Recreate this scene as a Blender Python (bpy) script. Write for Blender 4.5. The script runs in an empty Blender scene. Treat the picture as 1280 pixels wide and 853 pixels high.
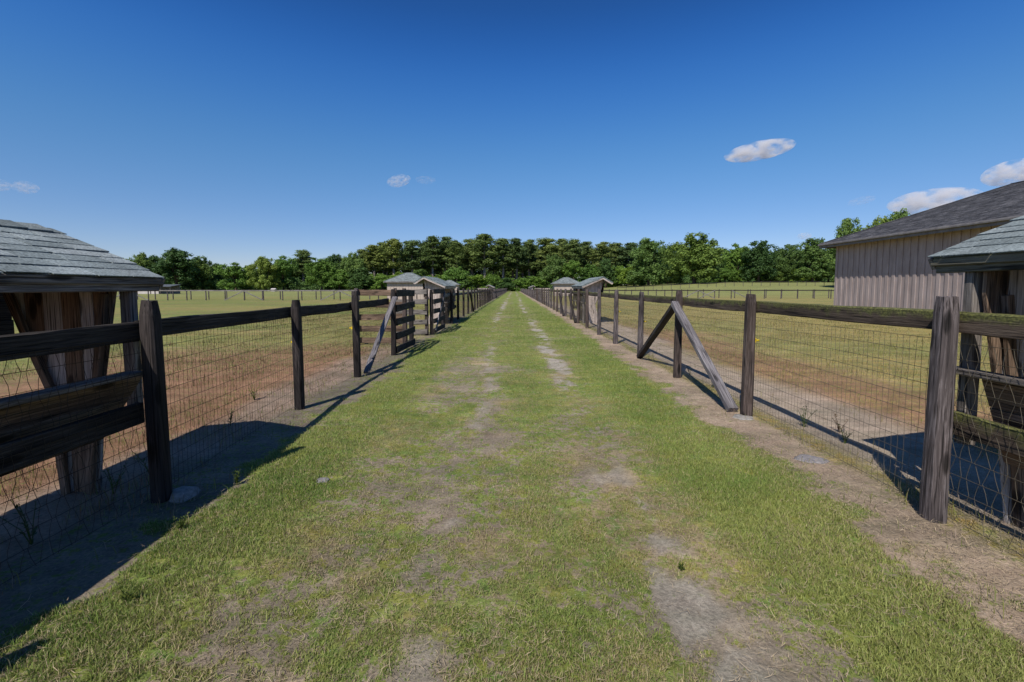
import bpy, bmesh, math, random
import numpy as np
from mathutils import Vector, Matrix, noise as mnoise
R = math.radians
rnd = random.Random(7)
nrng = np.random.default_rng(11)

# ------------------------------------------------------------------ camera, sky, sun, exposure
scene = bpy.context.scene
COL = scene.collection
CAM_H = 1.6
cam_d = bpy.data.cameras.new('camera')
cam_d.sensor_width = 36.0
cam_d.lens = 16.0
cam_d.shift_y = -26.7 / 1280
cam_d.shift_x = -2.0 / 1280
cam_d.clip_start = 0.05
cam_d.clip_end = 20000
cam = bpy.data.objects.new('camera', cam_d)
COL.objects.link(cam)
cam.location = (0, 0, CAM_H)
cam.rotation_euler = (R(90 - 4.0), 0, 0)
scene.camera = cam

SX, SY = 0.36, 0.75                       # shadow shift per metre of height
sun_el = math.atan2(1.0, math.hypot(SX, SY))
world = bpy.data.worlds.new('World')
scene.world = world
world.use_nodes = True
wn, wl = world.node_tree.nodes, world.node_tree.links
wn.clear()
sky = wn.new('ShaderNodeTexSky'); sky.sky_type = 'NISHITA'; sky.sun_disc = False
sky.sun_elevation = sun_el
sun_az = math.atan2(-SX, -SY)             # clockwise from +Y
sky.sun_rotation = sun_az % (2 * math.pi)
sky.altitude = 1200; sky.air_density = 1.0; sky.dust_density = 0.5; sky.ozone_density = 3.0
bg = wn.new('ShaderNodeBackground'); bg.inputs['Strength'].default_value = 0.142
wo = wn.new('ShaderNodeOutputWorld')
hs = wn.new('ShaderNodeHueSaturation'); hs.inputs['Saturation'].default_value = 1.22
wm = wn.new('ShaderNodeMix'); wm.data_type = 'RGBA'; wm.blend_type = 'MULTIPLY'; wm.inputs[0].default_value = 1; 
tcw = wn.new('ShaderNodeTexCoord'); sw_ = wn.new('ShaderNodeSeparateXYZ'); wl.new(tcw.outputs['Generated'], sw_.inputs[0])
rw = wn.new('ShaderNodeValToRGB'); rw.color_ramp.interpolation = 'B_SPLINE'
for k_, (pos, c) in enumerate([(0.0, (.52, .49, .60)), (.14, (.62, .57, .64)), (.27, (.66, .74, .74)), (.40, (.39, .66, .90)), (.52, (.18, .38, .64)), (.68, (.30, .36, .43))]):
    if k_ > 1: rw.color_ramp.elements.new(.5)
    rw.color_ramp.elements[k_].position = pos; rw.color_ramp.elements[k_].color = (*c, 1)
wl.new(sw_.outputs[2], rw.inputs[0]); wl.new(rw.outputs[0], wm.inputs[7])
wl.new(sky.outputs[0], hs.inputs['Color']); wl.new(hs.outputs[0], wm.inputs[6]); wl.new(wm.outputs[2], bg.inputs['Color'])
wl.new(bg.outputs[0], wo.inputs['Surface'])

sun_d = bpy.data.lights.new('sun', 'SUN')
sun_d.energy = 4.3; sun_d.angle = R(0.53); sun_d.color = (1.0, 0.95, 0.86)
sun = bpy.data.objects.new('sun', sun_d); COL.objects.link(sun)
sun.rotation_euler = Vector((SX, SY, -1)).to_track_quat('-Z', 'Y').to_euler()

scene.view_settings.view_transform = 'Standard'
scene.view_settings.look = 'None'
scene.view_settings.gamma = 1.0
scene.view_settings.exposure = 0.25
cy = scene.cycles
cy.use_denoising = True
cy.max_bounces = 6; cy.diffuse_bounces = 3; cy.glossy_bounces = 2; cy.transmission_bounces = 3
cy.transparent_max_bounces = 8; cy.volume_bounces = 4; cy.volume_step_rate = 1.0
cy.caustics_reflective = False; cy.caustics_refractive = False

# ------------------------------------------------------------------ helpers
def px(x, Y):                              # photograph column at distance Y -> lateral metres
    return (x - 642) / 569.0 * (Y + 0.1)

class MB:
    """collects geometry for ONE mesh object, with a grain coordinate per vertex"""
    def __init__(s): s.v, s.f, s.g = [], [], []
    def add(s, vs, fs, gs=None):
        b = len(s.v); s.v += [tuple(v) for v in vs]
        s.f += [tuple(i + b for i in f) for f in fs]
        s.g += [tuple(g) for g in (gs if gs is not None else vs)]
    def plank(s, p0, p1, w, t, up=(0, 0, 1), seg=4, jit=0.003, ch=0.006, off=None):
        """board from p0 to p1, w wide along 'up', t thick, chamfered and slightly uneven"""
        p0, p1, up = Vector(p0), Vector(p1), Vector(up)
        d = p1 - p0; L = d.length; d.normalize()
        side = d.cross(up).normalized(); up = side.cross(d).normalized()
        hw, ht = w / 2, t / 2; ch = min(ch, hw * .5, ht * .5)
        prof = [(hw - ch, ht), (hw, ht - ch), (hw, -ht + ch), (hw - ch, -ht), (-hw + ch, -ht), (-hw, -ht + ch), (-hw, ht - ch), (-hw + ch, ht)]
        o = off or (rnd.uniform(0, 50), rnd.randint(1, 5) * 10.0, rnd.uniform(0, 50))
        vs, gs, fs = [], [], []
        ph = rnd.uniform(0, 6)
        for i in range(seg + 1):
            k = i / seg
            bow = math.sin(k * 5 + ph) * jit
            for (a, b) in prof:
                ja, jb = rnd.uniform(-jit, jit), rnd.uniform(-jit, jit) * .6
                vs.append(p0 + d * (L * k) + up * (a + ja + bow) + side * (b + jb))
                gs.append((L * k + o[0], a + o[1], b + o[2]))
        for i in range(seg):
            for j in range(8):
                a, b = i * 8 + j, i * 8 + (j + 1) % 8
                fs.append((a, b, b + 8, a + 8))
        fs.append(tuple(range(7, -1, -1))); fs.append(tuple(seg * 8 + j for j in range(8)))
        s.add(vs, fs, gs)
    def box(s, x0, x1, y0, y1, z0, z1):
        o = (rnd.uniform(0, 50),) * 3
        vs = [(x, y, z) for z in (z0, z1) for y in (y0, y1) for x in (x0, x1)]
        fs = [(0, 2, 3, 1), (4, 5, 7, 6), (0, 1, 5, 4), (2, 6, 7, 3), (0, 4, 6, 2), (1, 3, 7, 5)]
        s.add(vs, fs, [(v[2] + o[0], v[0] + o[1], v[1] + o[2]) for v in vs])
    def wire(s, pts, r=0.0014):
        vs, fs = [], []
        n = len(pts)
        for i, p in enumerate(pts):
            p = Vector(p)
            d = (Vector(pts[min(i + 1, n - 1)]) - Vector(pts[max(i - 1, 0)])).normalized()
            a = d.orthogonal().normalized() if abs(d.x) > .9 else d.cross(Vector((1, 0, 0))).normalized()
            b = d.cross(a)
            for k in range(3):
                t = k * 2.0944
                vs.append(p + a * (r * math.cos(t)) + b * (r * math.sin(t)))
        for i in range(n - 1):
            for k in range(3):
                fs.append((i * 3 + k, i * 3 + (k + 1) % 3, i * 3 + 3 + (k + 1) % 3, i * 3 + 3 + k))
        s.add(vs, fs)
    def build(s, name, mat, parent=None, smooth=False, fix=True, loc=None):
        me = bpy.data.meshes.new(name)
        me.from_pydata(s.v, [], s.f)
        at = me.attributes.new('gr', 'FLOAT_VECTOR', 'POINT')
        at.data.foreach_set('vector', np.array(s.g, dtype=np.float32).ravel())
        if fix:
            bm = bmesh.new(); bm.from_mesh(me)
            bmesh.ops.recalc_face_normals(bm, faces=bm.faces); bm.to_mesh(me); bm.free()
        if mat: me.materials.append(mat)
        if smooth: me.polygons.foreach_set('use_smooth', [True] * len(me.polygons))
        o = bpy.data.objects.new(name, me); COL.objects.link(o)
        if parent: o.parent = parent
        if loc: o.location = loc
        return o

def use(name, src, parent, loc=(0, 0, 0), rz=0, rot=None, scale=None):
    """another copy of a part, sharing its mesh"""
    o = bpy.data.objects.new(name, src.data if hasattr(src, 'data') else src); COL.objects.link(o)
    o.parent = parent; o.location = loc
    o.rotation_euler = rot if rot else (0, 0, rz)
    if scale: o.scale = scale
    return o

def tag(o, label=None, cat=None, group=None, kind=None):
    if label: o['label'] = label
    if cat: o['category'] = cat
    if group: o['group'] = group
    if kind: o['kind'] = kind
    return o

def thing(name, label, cat, loc=(0, 0, 0), rz=0, group=None):
    o = bpy.data.objects.new(name, None); COL.objects.link(o)
    o.location = loc; o.rotation_euler = (0, 0, rz); o.empty_display_size = .2
    return tag(o, label, cat, group)

# numpy value noise
_lat = np.random.default_rng(5).random((256, 256)).astype(np.float32)
def vnoise(x, y):
    xi, yi = np.floor(x).astype(int), np.floor(y).astype(int)
    fx, fy = x - xi, y - yi
    fx, fy = fx * fx * (3 - 2 * fx), fy * fy * (3 - 2 * fy)
    a, b = _lat[xi & 255, yi & 255], _lat[(xi + 1) & 255, yi & 255]
    c, d = _lat[xi & 255, (yi + 1) & 255], _lat[(xi + 1) & 255, (yi + 1) & 255]
    return (a * (1 - fx) + b * fx) * (1 - fy) + (c * (1 - fx) + d * fx) * fy
def fbm(x, y, sc, o=4, s=0.0):
    x = np.asarray(x, float) / sc + s * 17.3; y = np.asarray(y, float) / sc + s * 31.7
    t, a, n = 0, .5, 0
    for i in range(o):
        t = t + a * vnoise(x + i * 37.1, y + i * 11.9); n += a; a *= .5; x, y = x * 2.03, y * 2.03
    return t / n
def sst(a, b, x):
    t = np.clip((x - a) / (b - a), 0, 1); return t * t * (3 - 2 * t)

# ------------------------------------------------------------------ materials
def nodes(name):
    m = bpy.data.materials.new(name); m.use_nodes = True
    nt = m.node_tree; p = nt.nodes['Principled BSDF']
    p.inputs['Specular IOR Level'].default_value = .25
    return m, nt.nodes, nt.links, p

def ramp(N, stops):
    r = N.new('ShaderNodeValToRGB'); e = r.color_ramp.elements
    while len(e) < len(stops): e.new(.5)
    for k, (pos, c) in enumerate(stops):
        e[k].position = pos; e[k].color = (*c, 1) if len(c) == 3 else c
    return r

def mixc(N, L, fac, a, b, mode='MIX'):
    m = N.new('ShaderNodeMix'); m.data_type = 'RGBA'; m.blend_type = mode
    for sock, v in ((m.inputs[0], fac), (m.inputs[6], a), (m.inputs[7], b)):
        if hasattr(v, 'links'): L.new(v, sock)
        elif isinstance(v, (int, float)): sock.default_value = v
        else: sock.default_value = (*v, 1)
    return m.outputs[2]

def wood(name, dark, mid, light, moss=0.0, rough=.85, bump=.8, tone=.5, grain=85):
    m, N, L, p = nodes(name)
    at = N.new('ShaderNodeAttribute'); at.attribute_name = 'gr'
    mp = N.new('ShaderNodeMapping'); mp.inputs['Scale'].default_value = (2.6, grain, grain)
    L.new(at.outputs['Vector'], mp.inputs['Vector'])
    g = N.new('ShaderNodeTexNoise'); g.inputs['Scale'].default_value = 1; g.inputs['Detail'].default_value = 6; g.inputs['Roughness'].default_value = .65
    g.inputs['Distortion'].default_value = 1.1
    L.new(mp.outputs[0], g.inputs['Vector'])
    r = ramp(N, [(.28, dark), (.5, mid), (.72, light)]); L.new(g.outputs[0], r.inputs[0])
    # checks: long thin cracks
    mp2 = N.new('ShaderNodeMapping'); mp2.inputs['Scale'].default_value = (2.4, 85, 85); L.new(at.outputs['Vector'], mp2.inputs['Vector'])
    c = N.new('ShaderNodeTexNoise'); c.inputs['Scale'].default_value = 1; c.inputs['Detail'].default_value = 2; L.new(mp2.outputs[0], c.inputs['Vector'])
    cr = ramp(N, [(.36, (0.08,) * 3), (.43, (1,) * 3)]); L.new(c.outputs[0], cr.inputs[0])
    col = mixc(N, L, .8, r.outputs[0], cr.outputs[0], 'MULTIPLY')
    # blotches of weathering and tone from board to board
    mp3 = N.new('ShaderNodeMapping'); mp3.inputs['Scale'].default_value = (.8, 3, 3); L.new(at.outputs['Vector'], mp3.inputs['Vector'])
    b = N.new('ShaderNodeTexNoise'); b.inputs['Scale'].default_value = 1.5; b.inputs['Detail'].default_value = 5; L.new(mp3.outputs[0], b.inputs['Vector'])
    br = ramp(N, [(.3, (1 - tone,) * 3), (.7, (1 + tone * .6,) * 3)]); L.new(b.outputs[0], br.inputs[0])
    col = mixc(N, L, 1.0, col, br.outputs[0], 'MULTIPLY')
    # knots
    mk = N.new('ShaderNodeMapping'); mk.inputs['Scale'].default_value = (2.2, 7, 7); L.new(at.outputs['Vector'], mk.inputs['Vector'])
    vo = N.new('ShaderNodeTexVoronoi'); vo.inputs['Scale'].default_value = 1; L.new(mk.outputs[0], vo.inputs['Vector'])
    kr = ramp(N, [(.0, (.10,) * 3), (.17, (.32,) * 3), (.24, (1,) * 3)]); L.new(vo.outputs['Distance'], kr.inputs[0])
    col = mixc(N, L, 1.0, col, kr.outputs[0], 'MULTIPLY')
    if moss > 0:
        ge = N.new('ShaderNodeNewGeometry'); sp = N.new('ShaderNodeSeparateXYZ'); L.new(ge.outputs['Normal'], sp.inputs[0])
        mn = N.new('ShaderNodeTexNoise'); mn.inputs['Scale'].default_value = 9; mn.inputs['Detail'].default_value = 6; L.new(at.outputs['Vector'], mn.inputs['Vector'])
        sg = N.new('ShaderNodeSeparateXYZ'); L.new(at.outputs['Vector'], sg.inputs[0])
        a5 = N.new('ShaderNodeMath'); a5.operation = 'ADD'; a5.inputs[1].default_value = 5; L.new(sg.outputs[1], a5.inputs[0])
        md = N.new('ShaderNodeMath'); md.operation = 'MODULO'; md.inputs[1].default_value = 10; L.new(a5.outputs[0], md.inputs[0])
        hp = N.new('ShaderNodeMath'); hp.operation = 'MULTIPLY_ADD'; hp.inputs[1].default_value = 5.0; hp.inputs[2].default_value = -25.0; L.new(md.outputs[0], hp.inputs[0])
        hq = N.new('ShaderNodeMath'); hq.operation = 'MULTIPLY_ADD'; hq.inputs[1].default_value = .22; L.new(sp.outputs[2], hq.inputs[0]); L.new(hp.outputs[0], hq.inputs[2])
        ad = N.new('ShaderNodeMath'); ad.operation = 'ADD'; L.new(hq.outputs[0], ad.inputs[0]); L.new(mn.outputs[0], ad.inputs[1])
        mr = ramp(N, [(.80 - .35 * moss, (0,) * 3), (1.0 - .28 * moss, (1,) * 3)]); L.new(ad.outputs[0], mr.inputs[0])
        mc = ramp(N, [(.3, (.045, .045, .018)), (.5, (.10, .105, .035)), (.72, (.20, .20, .06))])
        m2 = N.new('ShaderNodeTexNoise'); m2.inputs['Scale'].default_value = 60; L.new(at.outputs['Vector'], m2.inputs['Vector']); L.new(m2.outputs[0], mc.inputs[0])
        mm = N.new('ShaderNodeMath'); mm.operation = 'MULTIPLY'; mm.inputs[1].default_value = .9; L.new(mr.outputs[0], mm.inputs[0])
        col = mixc(N, L, mm.outputs[0], col, mc.outputs[0])
    L.new(col, p.inputs['Base Color']); p.inputs['Roughness'].default_value = rough
    bu = N.new('ShaderNodeBump'); bu.inputs['Strength'].default_value = bump; bu.inputs['Distance'].default_value = .006
    bm_ = N.new('ShaderNodeMath'); bm_.operation = 'MULTIPLY'; L.new(g.outputs[0], bm_.inputs[0]); L.new(cr.outputs[0], bm_.inputs[1])
    L.new(bm_.outputs[0], bu.inputs['Height']); L.new(bu.outputs[0], p.inputs['Normal'])
    return m

M = {}
M['post_dark'] = wood('post_dark', (.010, .008, .009), (.035, .028, .027), (.075, .062, .06))  # near-black: shade on the left fence is put into the colour
M['post_grey'] = wood('post_grey', (.025, .020, .022), (.095, .078, .078), (.25, .215, .22), tone=.6, grain=42)
M['post_brown'] = wood('post_brown', (.02, .014, .012), (.075, .055, .048), (.19, .15, .14), tone=.6)
M['rail_dark'] = wood('rail_dark', (.010, .008, .008), (.04, .034, .031), (.095, .08, .072))  # darkened rail wood, left-side shade painted into it
M['rail_moss'] = wood('rail_moss', (.02, .014, .011), (.075, .055, .042), (.17, .13, .10), moss=.85, tone=.6)
M['fascia_moss'] = wood('fascia_moss', (.05, .045, .035), (.15, .14, .11), (.26, .25, .20), moss=.35)
M['board_brown'] = wood('board_brown', (0.045, 0.03, 0.022), (0.18, 0.12, 0.083), (0.36, 0.255, 0.18), tone=.6)
M['board_grey'] = wood('board_grey', (.05, .045, .045), (.19, .165, .15), (.36, .32, .29), tone=.5)
M['board_silver'] = wood('board_silver', (0.156, 0.138, 0.132), (0.432, 0.396, 0.384), (0.624, 0.588, 0.576), tone=.4)
M['board_pale'] = wood('board_pale', (.22, .17, .145), (.50, .41, .365), (.66, .58, .53), tone=.25)
M['brace_grey'] = wood('brace_grey', (.05, .045, .05), (.17, .155, .165), (.33, .31, .32), tone=.4)
M['rail_silver'] = wood('rail_silver', (.07, .06, .06), (.22, .20, .19), (.40, .37, .35), tone=.4)

m, N, L, p = nodes('wire'); M['wire'] = m
p.inputs['Base Color'].default_value = (.06, .045, .035, 1); p.inputs['Roughness'].default_value = .7; p.inputs['Metallic'].default_value = .3
m, N, L, p = nodes('wire_zinc'); M['wire_zinc'] = m
p.inputs['Base Color'].default_value = (.15, .13, .10, 1); p.inputs['Roughness'].default_value = .6; p.inputs['Metallic'].default_value = .4
m, N, L, p = nodes('yellow_plastic'); M['yellow'] = m
nz = N.new('ShaderNodeTexNoise'); nz.inputs['Scale'].default_value = 30
r_ = ramp(N, [(.3, (.65, .42, .01)), (.7, (.85, .62, .03))]); L.new(nz.outputs[0], r_.inputs[0]); L.new(r_.outputs[0], p.inputs['Base Color'])

def shingles(name, a, b, c, rowh=.14, ax='Z'):
    """asphalt shingle: tone per piece from the grain coordinate, mineral speckle"""
    m, N, L, p = nodes(name)
    at = N.new('ShaderNodeAttribute'); at.attribute_name = 'gr'
    n1 = N.new('ShaderNodeTexNoise'); n1.inputs['Scale'].default_value = 1.7; n1.inputs['Detail'].default_value = 3; L.new(at.outputs['Vector'], n1.inputs['Vector'])
    r = ramp(N, [(.3, a), (.5, b), (.72, c)]); L.new(n1.outputs[0], r.inputs[0])
    n2 = N.new('ShaderNodeTexNoise'); n2.inputs['Scale'].default_value = 220; n2.inputs['Detail'].default_value = 2; L.new(at.outputs['Vector'], n2.inputs['Vector'])
    r2 = ramp(N, [(.35, (.6,) * 3), (.65, (1.25,) * 3)]); L.new(n2.outputs[0], r2.inputs[0])
    tc = N.new('ShaderNodeTexCoord'); n3 = N.new('ShaderNodeTexNoise'); n3.inputs['Scale'].default_value = 2.3; n3.inputs['Detail'].default_value = 5
    L.new(tc.outputs['Object'], n3.inputs['Vector'])
    r3 = ramp(N, [(.3, (.7,) * 3), (.7, (1.2,) * 3)]); L.new(n3.outputs[0], r3.inputs[0])
    col = mixc(N, L, 1, r.outputs[0], r2.outputs[0], 'MULTIPLY'); col = mixc(N, L, 1, col, r3.outputs[0], 'MULTIPLY')
    L.new(col, p.inputs['Base Color']); p.inputs['Roughness'].default_value = .9
    bu = N.new('ShaderNodeBump'); bu.inputs['Strength'].default_value = .3; bu.inputs['Distance'].default_value = .002
    L.new(n2.outputs[0], bu.inputs['Height']); L.new(bu.outputs[0], p.inputs['Normal'])
    return m
M['shingle'] = shingles('feeder_shingle', (.145, .172, .178), (.22, .258, .266), (.31, .345, .355))
M['shingle_barn'] = shingles('barn_shingle', (.055, .055, .062), (.10, .098, .108), (.17, .165, .175))
M['shingle_shed'] = shingles('shed_shingle', (.14, .16, .165), (.20, .225, .23), (.26, .28, .285))

def painted(name, a, b, sc=3, streak=True, rough=.7):
    m, N, L, p = nodes(name)
    tc = N.new('ShaderNodeTexCoord'); mp = N.new('ShaderNodeMapping'); mp.inputs['Scale'].default_value = (sc, sc, sc * .25 if streak else sc)
    L.new(tc.outputs['Object'], mp.inputs[0])
    n = N.new('ShaderNodeTexNoise'); n.inputs['Scale'].default_value = 1.5; n.inputs['Detail'].default_value = 7; n.inputs['Roughness'].default_value = .6; L.new(mp.outputs[0], n.inputs['Vector'])
    r = ramp(N, [(.3, a), (.7, b)]); L.new(n.outputs[0], r.inputs[0]); L.new(r.outputs[0], p.inputs['Base Color'])
    p.inputs['Roughness'].default_value = rough
    return m
M['barn_wall'] = painted('barn_wall', (.265, .215, .205), (.39, .325, .315))
M['shed_wall'] = painted('shed_wall', (.36, .29, .25), (.48, .40, .35))
M['fascia'] = painted('fascia', (.12, .11, .115), (.19, .18, .18))
M['metal'] = painted('metal', (.10, .10, .10), (.2, .2, .2), rough=.4)
M['white_wall'] = painted('white_wall', (.42, .37, .36), (.55, .5, .48))
M['dark_roof'] = painted('dark_roof', (.06, .07, .08), (.12, .13, .14))
M['soffit'] = painted('soffit', (.2, .17, .15), (.28, .24, .21))
M['concrete'] = painted('concrete', (.16, .15, .14), (.33, .31, .29), sc=18, streak=False, rough=.95)
M['stone'] = painted('stone', (.14, .13, .14), (.26, .245, .25), sc=25, streak=False, rough=.95)

# ------------------------------------------------------------------ terrain
def tz(X, Y):
    X = np.asarray(X, float); Y = np.asarray(Y, float)
    h = 3.6 * sst(75, 175, Y) * sst(12, 75, X)
    h = h + .5 * sst(80, 180, Y) * sst(-20, -60, X)
    h = h + (.05 * (fbm(X, Y, 9, 2) - .5)) * sst(3.0, 6.0, np.abs(X))
    # two shallow wheel tracks, a low crown between them
    h = h - .015 * np.exp(-((np.abs(X) - .85) / .3) ** 2) * (Y < 200)
    near = sst(40, 20, Y) * sst(14, 8, np.abs(X))
    h = h + near * (.022 * (fbm(X, Y, .5, 3, 2) - .5) + .012 * (fbm(X, Y, .1, 2, 3) - .5))
    return h
def tz1(x, y): return float(tz(x, y))

def grow(a, step, end, k):
    out = [a]
    while out[-1] < end: out.append(out[-1] + step); step *= k
    return out
xs_r = list(np.arange(0, 7, .06)) + grow(7.0, .1, 900, 1.09)
xs = np.array([-x for x in xs_r[:0:-1]] + xs_r)
ys = np.array([-y for y in grow(1.0, .3, 60, 1.15)[::-1]] + list(np.arange(1.06, 15, .06)) + grow(15.0, .07, 1500, 1.028))
GX, GY = np.meshgrid(xs, ys)
GZ = tz(GX, GY)

def xr_track(Y): return .80 + .10 * np.sin(Y * .12) + .05 * np.sin(Y * .9)
def xl_track(Y): return -.42 - .45 * sst(6, 20, Y) + .05 * np.sin(Y * 1.1)

def masks(X, Y):
    """grass cover, bare track, straw strip, paddock - shared by the ground colour and the blades"""
    wob = .26 * (fbm(X, Y, 1.3, 3, 1) - .5) + .34 * (fbm(X, Y, .22, 3, 8) - .5)
    lane = sst(2.62, 2.32, X + wob * 2.2) * sst(-2.42, -2.15, X + wob * 2 + .33 * sst(8.5, 11, Y)) * sst(232, 225, Y)
    nz = fbm(X, Y, .9, 4, 4); nf = fbm(X, Y, .28, 3, 6)
    st = .6 * nz + .4 * nf
    tr = np.exp(-((X - xr_track(Y)) / .22) ** 2) * (.62 + .34 * sst(6, 10, Y) - .10 * sst(14, 30, Y))
    tl = np.exp(-((X - xl_track(Y)) / .22) ** 2) * (.48 + .32 * sst(8, 3, Y) * 0 + .55 * sst(15, 26, Y))
    brk = sst(.45, .60, .5 * fbm(X * 1.3, Y * .5, .7, 3, 9) + .5 * fbm(X, Y * .8, .2, 3, 10))
    track = np.clip(tr * (.15 + 1.1 * brk) + tl * (.08 + 1.1 * brk), 0, 1)
    # worn ground at the near right, where the track widens
    worn = np.exp(-((X - 1.0) / .55) ** 2) * sst(3.4, 2.2, Y)
    track = np.clip(track + .26 * worn * (.15 + 1.0 * brk), 0, 1)
    lush = np.clip(sst(1.15, 1.6, X) * sst(2.5, 2.2, X) + sst(-1.25, -1.7, X) + .55 * sst(7, 14, Y) + .35*np.exp(-((X-.2)/.3)**2), 0, 1)
    cov = np.clip(.53 + .27 * lush + 1.5 * (st - .47) - track * .62, 0.0, 1)
    return lane, cov, track, lush, st

def ground_colour(X, Y):
    lane, cov, track, lush, st = masks(X, Y)
    n1 = fbm(X, Y, .45, 4, 12)[..., None]; n2 = fbm(X, Y, 3.5, 3, 14)[..., None]; n3 = fbm(X, Y, 14, 3, 15)[..., None]
    C = lambda *c: np.array(c)[None, None, :] if X.ndim == 2 else np.array(c)[None, :]
    dirt = C(.25, .205, .165) * (.75 + .5 * n1)
    gravel = C(.29, .258, .228) + .07 * sst(5, 12, Y)[..., None] * (.75 + .5 * n1)
    straw = C(.29, .225, .125) * (.7 + .6 * n1)
    green = C(.17, .205, .055) * (.75 + .5 * n1)
    l3 = lane[..., None]; c3 = cov[..., None]; t3 = track[..., None]; lu = lush[..., None]
    sw = sst(.42, .62, fbm(X, Y, .7, 4, 20))[..., None]
    lc = dirt * (1 - sw * .65) + straw * sw * .65
    g = green * (1 - .35 * sw * (1 - lu)) + straw * .35 * sw * (1 - lu)
    bare_lane = lc; green_lane = g
    tg = sst(.25, .75, track)[..., None]
    bare_lane = bare_lane * (1 - tg * .85) + gravel * tg * .85
    # strip of raked dirt and straw under each fence
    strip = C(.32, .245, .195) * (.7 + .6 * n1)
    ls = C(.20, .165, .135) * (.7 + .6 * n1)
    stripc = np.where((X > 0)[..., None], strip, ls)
    aX = np.abs(X)
    # paddocks
    dist = (aX - 3.0)
    sand = C(.33, .265, .225) * (.8 + .4 * n1)
    red = C(.25, .135, .09) * (.7 + .6 * n1)
    dry = C(.27, .22, .085) * (.75 + .5 * n1)
    pg = C(.16, .185, .06) * (.75 + .5 * n1)
    gm = sst(.36, .64, fbm(X * .6, Y * 1.6, 7, 4, 22))[..., None]
    fl = C(.27, .225, .12) * (.75 + .5 * n1)                    # dead thatch
    # right: sandy walk by the fence, then dry pasture with one red patch
    w = (sst(.1, .35, dist) * sst(1.9, 1.1, dist + (fbm(X, Y, 2, 3, 23) - .5) * 1.2))
    rm = (sst(.9, 1.8, dist) * sst(4.2, 2.4, dist + (fbm(X, Y, 3, 3, 24) - .5) * 2.5) * sst(28, 14, Y))
    W3, R3 = w[..., None], rm[..., None]
    bare_r = fl * (1 - .8 * R3) + red * .8 * R3; bare_r = bare_r * (1 - .9 * W3) + sand * .9 * W3
    gr_r = dry * (1 - .5 * gm) + pg * .5 * gm
    cov_r = .62 - .30 * rm - .62 * w
    # left: wide red-brown dead weeds near the fence, green beyond
    rl = (sst(8.5, 4.5, dist + (fbm(X, Y, 2.5, 4, 25) - .5) * 3.0) * sst(15.5, 10, Y + (fbm(X, Y, 2, 3, 29) - .5) * 3))
    wl_ = (sst(1.0, .4, dist + (fbm(X, Y, 1, 3, 27) - .5) * .8) * .7)
    r2 = sst(.5, .62, fbm(X * .35, Y, 3.2, 3, 26)) * .6
    L3, S3, T3 = rl[..., None], wl_[..., None], r2[..., None]
    bare_l = fl * (1 - np.maximum(L3, T3) * .9) + red * np.maximum(L3, T3) * .9; bare_l = bare_l * (1 - S3) + sand * .85 * S3
    gr_l = pg * (1 - .5 * gm) + dry * .5 * gm
    cov_l = .74 - .42 * rl - .25 * r2 - .3 * wl_
    rt = (X > 0)[..., None]
    bare = np.where(rt, bare_r, bare_l); grn = np.where(rt, gr_r, gr_l); cv = np.where(X > 0, cov_r, cov_l)
    far = sst(60, 110, Y); F3 = far[..., None]
    grn = grn * (1 - F3) + C(.205, .215, .085) * (.75 + .5 * n2) * F3; bare = bare * (1 - F3 * .6) + fl * F3 * .6; cv = cv * (1 - far) + .8 * far
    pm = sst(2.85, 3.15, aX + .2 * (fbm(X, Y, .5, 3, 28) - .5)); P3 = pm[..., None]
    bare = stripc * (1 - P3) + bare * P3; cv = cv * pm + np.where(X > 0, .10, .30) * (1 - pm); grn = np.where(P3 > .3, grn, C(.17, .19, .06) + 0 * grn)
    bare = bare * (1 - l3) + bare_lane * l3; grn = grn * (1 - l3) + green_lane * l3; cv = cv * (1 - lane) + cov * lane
    # sandy crossing where the lane ends
    cr = (sst(218, 222, Y) * sst(238, 230, Y) * sst(30, 20, aX)); R_ = cr[..., None]
    bare = bare * (1 - R_) + C(.45, .40, .30) * R_; cv = cv * (1 - cr)
    forest = (sst(238, 245, Y))[..., None]
    bare = bare * (1 - forest) + C(.06, .06, .03) * forest; grn = grn * (1 - forest) + C(.05, .06, .02) * forest
    return np.clip(bare, .01, .8), np.clip(grn, .01, .8), np.clip(cv, 0, 1)
GC, GG, GV = ground_colour(GX, GY)

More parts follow.
